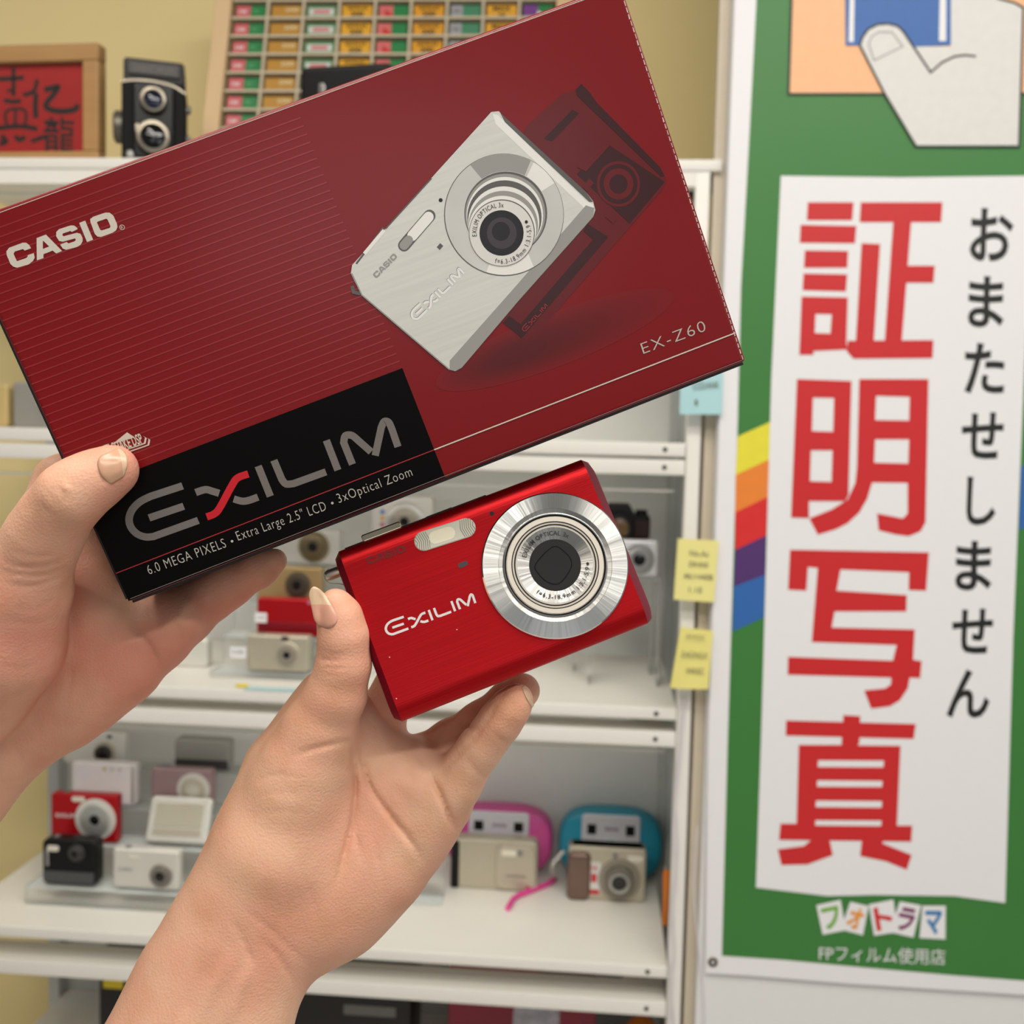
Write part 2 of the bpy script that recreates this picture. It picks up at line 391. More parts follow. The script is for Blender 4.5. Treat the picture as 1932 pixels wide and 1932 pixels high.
for q in ([(452, 1055), (690, 1055), (683, 1148), (447, 1148)], [(415, 1172), (705, 1178), (697, 1268), (410, 1265)], [(437, 1305), (662, 1308), (657, 1395), (432, 1395)],
          [(430, 1425), (657, 1430), (650, 1518), (425, 1512)], [(728, 1055), (1152, 1055), (1145, 1158), (722, 1158)], [(897, 1150), (990, 1150), (940, 1785), (852, 1785)],
          [(965, 1385), (1112, 1385), (1105, 1473), (958, 1473)], [(732, 1268), (828, 1272), (795, 1780), (702, 1780)], [(660, 1775), (1105, 1772), (1100, 1865), (690, 1868), (655, 1830)]):
    m.poly(BF.pts(q, Z1), z, RED)
m.poly(BF.pts([(420, 1545), (660, 1550), (652, 1790), (660, 1820), (480, 1828), (482, 1848), (408, 1848)], Z1), z, RED, [BF.pts([(492, 1635), (577, 1637), (570, 1738), (488, 1735)], Z1)])
m.poly(BF.pts([(385, 95), (660, 105), (645, 680), (630, 712), (445, 712), (445, 798), (355, 795)], Z2), z, RED, [BF.pts([(465, 188), (573, 190), (568, 362), (460, 358)], Z2), BF.pts([(455, 455), (565, 455), (560, 615), (450, 612)], Z2)])
m.poly(BF.pts([(700, 95), (1050, 95), (1035, 820), (1010, 865), (950, 890), (880, 880), (798, 860), (790, 775), (920, 800), (945, 775), (945, 620), (765, 618), (740, 700), (700, 770), (640, 825), (580, 855), (490, 882), (447, 800), (560, 755), (640, 705), (680, 620), (688, 540)], Z2), z, RED,
       [BF.pts([(785, 180), (955, 185), (952, 305), (780, 302)], Z2), BF.pts([(780, 400), (952, 400), (948, 522), (775, 518)], Z2)])
m.poly(BF.pts([(350, 958), (1052, 972), (1038, 1165), (950, 1162), (952, 1072), (605, 1058), (585, 1165), (940, 1188), (938, 1270), (575, 1270), (560, 1352), (980, 1362), (972, 1515), (1015, 1522), (1008, 1608), (955, 1605), (945, 1660), (905, 1720), (855, 1750), (760, 1762), (725, 1670), (830, 1660), (860, 1640), (862, 1605), (338, 1590), (340, 1500), (870, 1520), (890, 1440), (460, 1425), (490, 1050), (440, 1045), (432, 1165), (340, 1160)], Z2), z, RED)
for q in ([(620, 1795), (705, 1800), (700, 1940), (610, 1940)], [(330, 1822), (985, 1840), (975, 1915), (328, 1898)]): m.poly(BF.pts(q, Z2), z, RED)
m.poly(BF.pts([(672, 15), (912, 15), (914, -15), (1003, -15), (1003, 18), (1240, 20), (1220, 466), (1305, 466), (1300, 555), (562, 545), (570, 455), (660, 455)], Z8), z, RED,
       [BF.pts(q, Z8) for q in ([(780, 100), (1148, 102), (1145, 140), (778, 138)], [(775, 212), (1140, 215), (1137, 250), (773, 248)], [(768, 325), (1137, 328), (1135, 365), (766, 362)], [(765, 435), (1135, 437), (1132, 468), (763, 465)])])
for q in ([(760, 530), (845, 550), (862, 630), (720, 682), (575, 685), (555, 598), (700, 580)], [(1025, 545), (1140, 550), (1140, 565), (1302, 630), (1275, 712), (1160, 665), (1015, 635)]): m.poly(BF.pts(q, Z8), z, RED)
m.build('large_red_characters', ban)['label'] = 'four large red characters printed down the white panel'
m = MB()
for ch, (x0, y0, x1, y1) in zip('おまたせしません', [(1828, 392, 1912, 492), (1825, 520, 1895, 617), (1818, 646, 1896, 742), (1812, 776, 1893, 864), (1822, 899, 1879, 990), (1801, 1019, 1872, 1113), (1794, 1146, 1873, 1231), (1785, 1261, 1868, 1353)]):
    k = (x1 - x0) * .04
    m.glyphs(text_quad(ch, BF.pts([(x0 + k, y0), (x1 + k * .4, y0 + 3), (x1 - k, y1 + 3), (x0, y1)]), .022), z, INK)
m.build('small_black_characters', ban)['label'] = 'column of black characters beside the red ones'
m = MB()
TG = [((120, 180, 70), 'フ', [(770, 910), (905, 880), (935, 1050), (805, 1075)]), ((240, 156, 50), 'オ', [(960, 890), (1062, 915), (1030, 1078), (905, 1045)]), ((216, 40, 44), 'ト', [(1062, 905), (1200, 878), (1225, 1060), (1092, 1080)]),
      ((130, 44, 104), 'ラ', [(1235, 888), (1355, 910), (1312, 1090), (1180, 1060)]), ((50, 126, 186), 'マ', [(1362, 912), (1492, 912), (1490, 1100), (1345, 1092)])]
for i, (col, ch, q) in enumerate(TG):
    q = [Vector(p) for p in BF.pts(q, Z8)]; c = sum(q, Vector((0, 0))) / 4
    m.poly([tuple(p) for p in q], z + i * zz * .4, VIN)
    m.glyphs(text_quad(ch, [c + (p - c) * .72 for p in q], .03), z + zz * (2.4 + i * .4), mat('tile_ink_%d' % i, col, .45))
m.glyphs(text_quad('FPフィルム使用店', BF.pts([(1545, 1782), (1783, 1790), (1783, 1820), (1545, 1812)]), .0), z, VIN)
m.build('shop_lettering', ban)['label'] = 'five tilted letter tiles above a line of white writing'
m = MB(); gx, gy = BF(1345, 1815); m.ring(gx, gy, .0026, .0062, .0012, mat('brass', (196, 178, 130), .3, 1.0)); m.lathe([(.0064, .0003), (.006, .0012), (.0026, .0012)], mat('brass', (196, 178, 130)), gx, gy, 24, cap=False); m.disc(gx, gy, .0027, .0006, PARTW, 16)
m.build('grommet', ban)['label'] = 'brass grommet at the lower left corner'

# ---------------------------------------------------------------- compact cameras and friends
def lens_parts(root, T, cx, cy, r, depth=.006, ring=SILVER, barrel=GREYM, glass=GLOSSBLK, n=40, gl=.42):
    mb = MB(T); mb.lathe([(r, -.002), (r, depth * .25), (r * .95, depth * .4), (r * .72, depth * .4)], ring, cx, cy, n, cap=False); mb.build('lens_ring', root)
    mb = MB(T); mb.lathe([(r * .74, 0), (r * .74, depth), (r * .70, depth + .0006), (r * gl, depth + .0006), (r * gl, depth - .001)], barrel, cx, cy, n, cap=False); mb.build('lens_barrel', root)
    mb = MB(T); mb.lathe([(r * gl * 1.02, depth - .002), (r * gl * 1.02, depth - .0004), (r * gl * .5, depth + .0001), (.0001, depth + .0003)], glass, cx, cy, n); mb.build('lens', root)
def compact(name, label, base, w, h, d=.022, body=SILVER, lens=None, r=.25, flash=None, r_c=.006, rx=0, rz=0, button=True, finder=None, group=None, extra=None, ring=SILVER, barrel=GREYM, glass=GLOSSBLK, gl=.42, cat='camera', depth=.006, text=None):
    root = empty(name, base, label, cat, group, rz, rx)
    mb = MB(UP); mb.slab(0, h / 2, w, h, -d, 0, r_c, min(.003, r_c * .7), body); mb.build('body', root)
    if lens: lens_parts(root, UP, (lens[0] - .5) * w, lens[1] * h, r * h, depth, ring, barrel, glass, gl=gl)
    if flash:
        fx, fy, fw, fh = flash; mb = MB(UP); mb.slab((fx - .5) * w, fy * h, fw * w, fh * h, -.001, .0006, fh * h * .4, .0004, FLASHG, 3); mb.build('flash', root)
    if finder:
        fx, fy, fw, fh = finder; mb = MB(UP); mb.slab((fx - .5) * w, fy * h, fw * w, fh * h, -.001, .0007, fh * h * .2, .0004, BLACK, 3); mb.build('viewfinder', root)
    if button:
        mb = MB(Tm(-w * .3, d * .5, h)); mb.lathe([(.005, -.001), (.005, .0012), (.004, .002)], GREYM, n=20); mb.build('shutter_button', root)
    if text:
        for body_, x0, y0, x1, hh, mt in text:
            mb = MB(UP); mb.glyphs(text_on(body_, ((x0 - .5) * w, y0 * h), ((x1 - .5) * w, y0 * h), hh * h, .01), .0004, mt); mb.build('lettering', root)
    if extra: extra(root, w, h, d)
    return root
def pl(x0, x1, yb, yt, Y):                    # pixel extent on the plane Y -> base point, width, height
    a = onY(x0, yb, Y); b = onY(x1, yb, Y); t = onY((x0 + x1) / 2, yt, Y); c = onY((x0 + x1) / 2, yb, Y)
    return c, (b - a).length, t.z - c.z

REDP = mat('red_metal_paint', (176, 14, 24), .3, .35, var=.06)
INKG = mat('grey_lettering', (120, 120, 116), .5)
INKW = mat('white_lettering', (226, 224, 220), .4)
# stepped clear riser with two columns of four cameras (left, third shelf)
G3 = 'compact cameras on the stepped stand of the third shelf'
rows = [(1676, 1.455), (1592, 1.505), (1520, 1.555), (1444, 1.605)]
zs = [zY(230, y, Y) for y, Y in rows]
zs[0] = max(zs[0], SH[2] + .012)
xl, xr = onY(50, 1680, 1.45).x, onY(420, 1680, 1.45).x
ris = empty('camera_riser', (0, 1.43, SH[2]), 'stepped clear acrylic riser at left of third shelf', 'display stand')
prev = SH[2]
for (y, Y), zq in zip(rows, zs):
    mb = MB(Tm(0, -1.43, -SH[2])); mb.box(xl, xr, Y - .008, Y + .042, zq - .0035, zq - .0005, ACRYL); mb.build('tread', ris)
    mb = MB(Tm(0, -1.43, -SH[2])); mb.box(xl, xr, Y - .008, Y - .005, prev + .0002, zq - .0036, ACRYL); mb.build('riser', ris); prev = zq
def on_row(k, x0, x1, yt):
    y, Y = rows[k]; c, w, _ = pl(x0, x1, y, y - 60, Y); c.z = zs[k] + .0004
    return c, w, max(.02, zY((x0 + x1) / 2, yt, Y) - zs[k])
b, w, h = on_row(0, 80, 181, 1586)
def blk_extra(root, w, h, d):
    mb = MB(UP); mb.box(-w / 2 + .003, w / 2 - .003, .003, h * .3, -.001, .0012, mat('dark_grey_plastic', (74, 74, 76), .4)); mb.build('lower_grip', root)
    mb = MB(UP); mb.glyphs(text_on('ZOOM', (-w * .38, h * .4), (-w * .38, h * .75), .004, .01), .0006, INKW); mb.build('lettering', root)
compact('compact_camera', 'black compact camera with grey lower band, left end of bottom step', b, w, h, .026, BLACK, (.64, .72), .19, (.2, .8, .22, .13), .008, finder=(.85, .3, .06, .06), group=G3, extra=blk_extra, barrel=mat('smoke', (60, 58, 58), .3), ring=mat('smoke', (60, 58, 58)))
b, w, h = on_row(0, 213, 336, 1605)
compact('compact_camera', 'pale silver card camera with round lens, right side of bottom step', b, w, h, .018, SILVERL, (.74, .38), .30, (.32, .8, .16, .1), .004, group=G3, barrel=mat('taupe', (110, 104, 98), .4), ring=mat('taupe_ring', (150, 143, 134), .4, .3), text=[('CARD', .08, .45, .3, .08, INKG)])
b, w, h = on_row(1, 96, 220, 1500)
compact('compact_camera', 'glossy red compact camera with big silver lens ring on second step', b, w, h, .02, REDP, (.68, .49), .44, (.42, .9, .2, .11), .004, group=G3, ring=SILVERL, barrel=SILVER, gl=.25, depth=.004, text=[('EXILIM', .08, .5, .38, .08, INKW)])
b, w, h = on_row(1, 272, 388, 1514)
def slab_extra(root, w, h, d):
    mb = MB(UP); mb.slab(0, h * .6, w * .78, h * .52, -.001, .0015, .002, .0008, mat('brushed_cream', (236, 228, 204), .22, .6)); mb.build('sliding_cover', root)
    mb = MB(UP); mb.slab(0, h * .23, w * .78, h * .16, -.001, .001, .001, .0006, CHAMP); mb.build('lower_band', root)
compact('compact_camera', 'silver camera lying face up with a plain sliding cover, second step', b + Vector((0, 0, .005)), w, h, .012, SILVERL, None, group=G3, extra=slab_extra, button=False, rx=R_(-24))
b, w, h = on_row(2, 135, 255, 1440)
def wh_extra(root, w, h, d):
    for k in range(3):
        mb = MB(UP); mb.disc(w * (.02 + .12 * k), h * .86, .0028, .0007, (mat('gold_dot', (190, 170, 100), .4), SILVER, SILVER)[k], 16); mb.build('indicator', root)
    mb = MB(UP); mb.box(w * .44, w * .5 - .002, .004, h - .004, -.001, .001, SILVER); mb.build('edge_strip', root)
compact('compact_camera', 'plain white compact camera seen from its back, third step', b, w, h, .02, mat('pearl_white', (226, 222, 220), .35), None, group=G3, extra=wh_extra, button=False, r_c=.005)
b, w, h = on_row(2, 285, 399, 1452)
compact('compact_camera', 'dusky pink compact camera with silver round lens, third step', b, w, h, .02, mat('dusky_pink', (168, 140, 142), .32, .45), (.7, .5), .42, None, .004, group=G3, ring=SILVERL, barrel=CHAMP, glass=mat('cream_lens', (196, 192, 180), .3), gl=.4, depth=.003)
b, w, h = on_row(3, 118, 236, 1380)
compact('compact_camera', 'silver compact camera with dark protruding lens, top step at left', b, w, h, .022, SILVERL, (.68, .36), .34, (.3, .78, .2, .12), .005, group=G3, barrel=mat('dark_brown', (52, 46, 42), .4), ring=CHAMP, finder=(.75, .85, .08, .1), depth=.01)
b, w, h = on_row(3, 329, 432, 1396)
def dark_extra(root, w, h, d):
    mb = MB(UP); mb.box(-w / 2 + .002, w / 2 - .002, .001, h * .32, -.001, .001, mat('dark_slot', (60, 58, 56), .4)); mb.build('open_slot', root)
compact('compact_camera', 'grey camera with closed lens slide, top step at right', b, w, h, .025, mat('warm_grey_metal', (160, 158, 150), .35, .4), None, group=G3, extra=dark_extra, button=False)

# third shelf, right part
def stand_on(x0, x1, yt, Y, zsh, yb):
    c, w, _ = pl(x0, x1, yb, yt, Y); c.z = zsh + .0004; return c, w, zY((x0 + x1) / 2, yt, Y) - zsh
def instant(name, label, x0, x1, yt, Y, col, lens):
    b, w, h = stand_on(x0, x1, yt, Y, SH[2], 1650)
    root = empty(name, b, label, 'camera', 'chunky instant cameras at the back of the third shelf')
    sh = []
    for k in range(40):
        a = 2 * math.pi * k / 40; ca, sa = math.cos(a), math.sin(a)
        sh.append((math.copysign(abs(ca) ** .62, ca) * w / 2, h / 2 + math.copysign(abs(sa) ** .72, sa) * h / 2))
    mb = MB(UP); L = []
    for zz_, k in ((-.05, .80), (-.046, .92), (-.036, 1), (-.012, 1), (-.004, .96), (0, .86)): L.append([(x * k, h / 2 + (y - h / 2) * k, zz_) for x, y in sh])
    mb.loft(L, col); mb.build('body', root)
    mb = MB(UP); mb.slab(0, h * .55, w * .56, h * .82, -.004, .004, .006, .002, mat('silver_plate', (218, 218, 224), .4, .15)); mb.build('front_plate', root)
    for sx in (-1, 1):
        mb = MB(UP); mb.slab(sx * w * .185, h * .76, w * .085, h * .14, .002, .0052, .001, .0005, BLACK); mb.build('window_pane', root)
    mb = MB(UP); mb.glyphs(text_on('zone', (-w * .06, h * .75), (w * .07, h * .75), h * .07, .02), .0044, mat('mauve_ink', (130, 90, 120), .5)); mb.build('lettering', root)
    mb = MB(UP); mb.lathe([(w * .17, .003), (w * .165, .012), (w * .13, .018), (w * .05, .02), (.0001, .02)], lens, 0, h * .36, 36); mb.build('lens_dome', root)
    return root
instant('instant_camera', 'pink rounded instant camera behind the silver film camera', 838, 1040, 1527, 1.642, mat('pink_plastic', (206, 78, 150), .4), mat('pink_dome', (200, 110, 170), .3))
instant('instant_camera', 'teal blue rounded instant camera behind the gripped digital camera', 1052, 1248, 1533, 1.642, mat('teal_plastic', (30, 142, 170), .4), mat('silver_dome', (180, 200, 205), .25, .6))
b, w, h = stand_on(851, 1012, 1586, 1.588, SH[2], 1676)
def film_extra(root, w, h, d):
    mb = MB(UP); mb.slab(-w * .46, h * .48, w * .1, h * .97, -d - .001, .001, .004, .002, BLACK); mb.build('hand_grip', root)
    mb = MB(UP); mb.slab(w * .245, h * .48, w * .46, h * .9, -.001, .004, .012, .002, CHAMP); mb.build('lens_cover', root)
    mb = MB(UP); mb.slab(w * .17, h * .78, w * .17, h * .12, .003, .005, .001, .0005, mat('bright_finder', (240, 236, 215), .15)); mb.build('viewfinder', root)
    mb = MB(UP); mb.slab(w * .30, h * .79, w * .06, h * .12, .003, .005, .001, .0005, GREYM); mb.build('sensor_window', root)
    mb = MB(UP); mb.glyphs(text_on('PANORAMA', (w * .14, h * .3), (w * .38, h * .3), h * .045, .02), .0044, INKG); mb.build('lettering', root)
    mb = MB(UP); mb.poly([(w * .37, h * .06), (w * .44, h * .06), (w * .40, h * .16)], .0045, mat('red_mark', (170, 30, 50), .5)); mb.build('red_mark', root)
compact('film_camera', 'champagne silver film camera with black side grip on third shelf', b, w, h, .03, CHAMP, None, r_c=.009, button=False, extra=film_extra)
b, w, h = stand_on(1070, 1217, 1600, 1.572, SH[2], 1696)
def grip_extra(root, w, h, d):
    mb = MB(UP); mb.slab(-w * .36, h * .45, w * .30, h * .9, -.02, .007, .009, .006, mat('brown_grip', (120, 98, 88), .3, .5)); mb.build('hand_grip', root)
    mb = MB(UP); mb.slab(0, h * .95, w * .98, h * .1, -d + .001, -.003, .004, .002, mat('taupe_top', (140, 130, 116), .4, .3)); mb.build('top_plate', root)
    mb = MB(UP); mb.poly([(-w * .235, h * .1), (-w * .08, h * .1), (-w * .08, h * .72), (-w * .235, h * .72)], .0003, INKW)
    RM = mat('sticker_red', (206, 50, 50), .5)
    mb.glyphs(text_on('14', (-w * .2, h * .56), (-w * .13, h * .56), h * .1, .03), .0006, RM); mb.poly([(-w * .2, h * .34), (-w * .13, h * .34), (-w * .13, h * .5), (-w * .2, h * .5)], .0006, RM)
    mb.poly([(-w * .23, h * .11), (-w * .09, h * .11), (-w * .09, h * .2), (-w * .23, h * .2)], .0006, RM); mb.build('spec_sticker', root)
    mb = MB(UP); mb.slab(w * .1, h * .84, w * .06, h * .13, -.001, .003, .002, .001, GREYM); mb.build('viewfinder', root)
    mb = MB(UP); mb.lathe([(w * .128, .0135), (w * .128, .0176), (w * .105, .018), (w * .092, .015)], SILVER, w * .16, h * .42, 32, cap=False); mb.build('lens_front_ring', root)
compact('digital_camera', 'silver digital camera with brown hand grip in front of teal camera', b, w, h, .03, CHAMP, (.66, .42), .38, (.86, .82, .2, .12), .006, extra=grip_extra, button=False, ring=mat('taupe_lens', (158, 150, 136), .35, .4), barrel=mat('lens_grey', (122, 116, 106), .4, .3), gl=.35, depth=.014)
b1 = b
PINK = mat('pink_strap_cloth', (226, 70, 150), .6)
st = empty('wrist_strap', onY(965, 1700, 1.44), 'pink wrist strap trailing across third shelf between two cameras', 'strap')
def zs_(px, py, dz=.004):
    r = ray(px, py); k = (SH[2] + dz - CAM0.z) / r.z; return CAM0 + r * k
il = st.location
mb = MB(Tm(*(-il))); mb.tube(smoothpath([zs_(958, 1714), zs_(972, 1693), zs_(1000, 1681), zs_(1032, 1668), zs_(1048, 1656, .006)], 5), .0042, PINK); mb.build('strap_band', st)
mb = MB(Tm(*(-il))); mb.tube(smoothpath([zs_(1048, 1656, .006), onY(1042, 1634, 1.568), onY(1056, 1614, 1.57), onY(1064, 1606, 1.571)], 5), .0028, mat('strap_cord_grey', (190, 186, 180), .5)); mb.build('strap_cord', st)
# acrylic easel between the hand and the film camera
ez = stand_on(700, 838, 1600, 1.555, SH[2], 1712)
ob = empty('acrylic_easel', ez[0], 'small empty clear acrylic easel left of the film camera', 'display stand')
mb = MB(UP); mb.slab(0, .03, ez[1], .06, -.003, 0, .004, .001, ACRYL); mb.build('upright', ob)
mb = MB(UP); mb.box(-ez[1] / 2, ez[1] / 2, 0, .003, .0005, .035, ACRYL); mb.build('foot_plate', ob)
# orange screwdriver standing at the right
sd = empty('screwdriver', onY(1256, 1735, 1.50), 'orange handled screwdriver against the right post of the third shelf', 'tool')
sd.location.z = SH[2] + .001
hh = zY(1256, 1640, 1.50) - SH[2]
mb = MB(); mb.lathe([(.004, 0), (.0055, .004), (.005, hh * .5), (.0062, hh * .9), (.004, hh)], mat('orange_plastic', (222, 120, 20), .35), n=12); mb.build('handle', sd)
mb = MB(); mb.lathe([(.0045, hh), (.0045, hh + .004), (.002, hh + .006), (.002, hh + .04)], GREYM, n=12); mb.build('shaft', sd)

# second shelf
G2 = 'compact cameras stepped up in the middle of the second shelf'
rows2 = [(1276, 1.45), (1200, 1.50), (1131, 1.55), (1064, 1.60)]
zs2 = [zY(540, y, Y) for y, Y in rows2]; zs2[0] = max(zs2[0], SH[1] + .01)
xl2, xr2 = onY(400, 1270, 1.45).x, onY(680, 1270, 1.45).x
ris2 = empty('camera_riser', (0, 1.43, SH[1]), 'stepped clear acrylic riser between the two hands on second shelf', 'display stand'); prev = SH[1]
for (y, Y), zq in zip(rows2, zs2):
    mb = MB(Tm(0, -1.43, -SH[1])); mb.box(xl2, xr2, Y - .008, Y + .042, zq - .0035, zq - .0005, ACRYL); mb.build('tread', ris2)
    mb = MB(Tm(0, -1.43, -SH[1])); mb.box(xl2, xr2, Y - .008, Y - .005, prev + .0002, zq - .0036, ACRYL); mb.build('riser', ris2); prev = zq
def on_row2(k, x0, x1, yt):
    y, Y = rows2[k]; c, w, _ = pl(x0, x1, y, y - 60, Y); c.z = zs2[k] + .0004
    return c, w, max(.02, zY((x0 + x1) / 2, yt, Y) - zs2[k])
b, w, h = on_row2(0, 465, 581, 1200)
compact('compact_camera', 'champagne compact camera with finder window below the red back', b, w, h, .024, CHAMP, (.66, .48), .36, None, .004, group=G2, ring=CHAMP, barrel=mat('taupe_lens', (158, 150, 136)), gl=.28, depth=.004, finder=(.62, .93, .12, .1))
b, w, h = on_row2(1, 484, 603, 1130)
def redback(root, w, h, d):
    mb = MB(UP); mb.slab(0, h * .25, w * .9, h * .22, -.001, .001, .001, .0005, mat('dark_red_band', (140, 20, 36), .3, .3)); mb.build('lower_band', root)
    mb = MB(UP); mb.slab(w * .36, h * .92, w * .12, h * .1, -.001, .001, .001, .0005, mat('rose_button', (190, 110, 130), .4)); mb.build('button', root)
compact('compact_camera', 'red compact camera turned away, second step between the hands', b, w, h, .02, REDP, None, group=G2, extra=redback, button=False, r_c=.004)
b, w, h = on_row2(2, 484, 606, 1070)
compact('compact_camera', 'golden compact camera with dark lens below the box edge', b, w, h, .024, mat('gold_paint', (186, 158, 110), .35, .5), (.64, .46), .40, None, .005, group=G2, ring=mat('brown_ring', (92, 80, 62), .4), barrel=mat('brown_barrel', (66, 56, 44), .4), gl=.35, button=True, depth=.008)
b, w, h = on_row2(3, 520, 640, 1000)
compact('compact_camera', 'silver compact camera with brass lens rings on top step', b, w, h, .024, SILVERL, (.60, .52), .45, None, .005, group=G2, ring=mat('brass_ring', (150, 136, 104), .35, .6), barrel=mat('dim_brass', (120, 106, 80), .35, .6), gl=.3, depth=.008)
b, w, h = stand_on(318, 372, 1205, 1.50, SH[1], 1270)
b.z = SH[1] + .0004
compact('compact_camera', 'pale camera half hidden behind the wrist of the box hand', b, w * 1.7, h, .022, SILVERL, (.25, .5), .3, None, .006, group='other cameras on the second shelf')
# price tags
def price_tag(label, x0, x1, y0, y1, Y, z0):
    a = onY(x0, y1, Y); w = onY(x1, y1, Y).x - a.x; h = onY(x0, y0, Y).z - a.z
    r = empty('price_tag', (a.x + w / 2, Y, a.z), label, 'price tag', 'white price tags on the second shelf')
    mb = MB(UP); mb.box(-w / 2, w / 2, 0, h, -.0006, 0, VIN); mb.build('card', r)
    mb = MB(UP); mb.glyphs(text_on('5,500', (-w * .36, h * .4), (w * .36, h * .4), h * .3, .01), .0003, INKG); mb.build('lettering', r)
price_tag('white price tag beside the champagne camera', 434, 464, 1220, 1241, 1.435, 0)
price_tag('white price tag at the corner of the red turned camera', 481, 503, 1156, 1174, 1.478, 0)
# right of the middle: white and black cameras seen above the held camera, black reflex and silver compact at right
def stool(label, x0, x1, Y, ztop, zsh):
    a = onY(x0, 1000, Y).x; c = onY(x1, 1000, Y).x
    r = empty('acrylic_riser', ((a + c) / 2, Y, zsh), label, 'display stand', 'small clear risers on the second shelf')
    w = (c - a) / 2
    mb = MB(); mb.box(-w, w, -.005, .05, ztop - zsh - .004, ztop - zsh - .0005, ACRYL); mb.build('tread', r)
    for s in (-1, 1):
        mb = MB(); mb.box(s * w - .0015, s * w + .0015, -.005, .05, .0003, ztop - zsh - .004, ACRYL); mb.build('side', r)
za = zY(760, 1020, 1.60); stool('clear acrylic riser behind the held red camera', 706, 820, 1.60, za, SH[1])
c, w, _ = pl(700, 815, 1020, 940, 1.60); c.z = za + .0004
def dots(root, w, h, d):
    for k, col in enumerate(((70, 100, 190), (220, 160, 60), (190, 60, 110))):
        mb = MB(UP); mb.disc(-w * .32, h * (.62 - .14 * k), .0035, .0004, mat('dot_%d' % k, col, .5), 16); mb.build('color_dot', root)
compact('compact_camera', 'pale grey camera with coloured dots peeking above the held camera', c, w, zY(757, 935, 1.60) - za, .022, SILVERL, (.55, .42), .42, None, .006, group='other cameras on the second shelf', barrel=mat('taupe_lens', (158, 150, 136)), extra=dots, gl=.25, button=False)
zb = zY(1205, 1018, 1.58); stool('clear acrylic riser under the black reflex camera', 1090, 1235, 1.58, zb, SH[1])
c, w, _ = pl(1106, 1226, 1016, 940, 1.58); c.z = zb + .0004
h = zY(1200, 972, 1.58) - zb
slr = empty('reflex_camera', c, 'black reflex camera standing behind the held camera at right', 'camera')
mb = MB(UP); mb.slab(0, h / 2, w, h, -.03, 0, .006, .003, BLACK); mb.build('body', slr)
mb = MB(UP); mb.loft([[(-.026, h - .002, zz_), (.026, h - .002, zz_), (.015, h + .016, zz_), (-.015, h + .016, zz_)] for zz_ in (-.028, .004)], BLACK); mb.build('pentaprism', slr)
lens_parts(slr, UP, 0, h * .48, .024, .026, BLACK, mat('warm_black', (44, 36, 28), .3), mat('amber_glass', (120, 92, 56), .1, coat=.5), gl=.6)
mb = MB(Tm(w * .36, .015, h)); mb.lathe([(.009, -.001), (.009, .006), (.008, .007)], BLACK, n=24); mb.build('dial', slr)
mb = MB(UP); mb.box(w * .2, w * .48, .004, h * .75, -.001, .001, mat('brown_leather', (58, 30, 26), .6, bump=.4)); mb.build('leatherette', slr)
zc = zY(1210, 1088, 1.50); stool('clear acrylic riser under the small silver camera at right', 1120, 1250, 1.50, zc, SH[1])
c, w, _ = pl(1130, 1240, 1088, 1020, 1.50); c.z = zc + .0004
compact('compact_camera', 'white silver camera with chrome lens at the right of second shelf', c, w, zY(1210, 1020, 1.50) - zc, .022, mat('white_silver', (226, 226, 230), .3, .3), (.68, .48), .42, None, .004, group='other cameras on the second shelf', ring=STEEL, barrel=STEEL, gl=.4, button=False, depth=.008)
# yellow clip and blue note on the second shelf lip
nt_ = empty('shelf_note', onY(520, 1302, YF - .004), 'pale blue paper strip lying along the second shelf edge', 'note')
nt_.location.z = SH[1] + .0006
mb = MB(); mb.box(-.045, .05, .0, .018, 0, .0006, mat('pale_blue_paper', (176, 210, 214), .7)); mb.build('paper', nt_)
nt_ = tag(MB().slab(0, 0, .018, .008, 0, .004, .003, .0015, mat('yellow_plastic', (226, 206, 60), .5)).build('yellow_clip'), 'small yellow clip at the front of second shelf', 'clip'); nt_.location = (onY(456, 1290, YF + .01).x, YF + .012, SH[1] + .0004)

# first shelf: slivers left of the box and behind it
b, w, h = stand_on(24, 150, 722, 1.48, SH[0], 800)
compact('compact_camera', 'grey camera showing at the left edge of the red box', b, w, h, .03, mat('mid_grey_plastic', (150, 148, 142), .4, .2), (.6, .5), .35, None, .006, group='cameras on the first shelf', button=False)
b, w, h = stand_on(-110, 14, 724, 1.48, SH[0], 800)
compact('compact_camera', 'tan camera at the far left of the first shelf', b, w, h, .03, mat('tan_leather', (196, 172, 116), .5), (.4, .5), .35, None, .006, group='cameras on the first shelf', button=False)
pz = onY(1300, 440, 1.46); bag = empty('camera_pouch', pz, 'dark pouch hanging from the cabinet top behind the box edge', 'case')
mb = MB(UP); mb.slab(0, .03, .045, .06, -.03, 0, .008, .005, mat('dark_fabric', (52, 54, 52), .8)); mb.build('body', bag)
mb = MB(UP); mb.tube(smoothpath([(-.012, .058, -.015), (0, .09, -.015), (.004, z_cr - pz.z - .001, -.015)], 5), .0025, BLACK); mb.build('strap', bag)

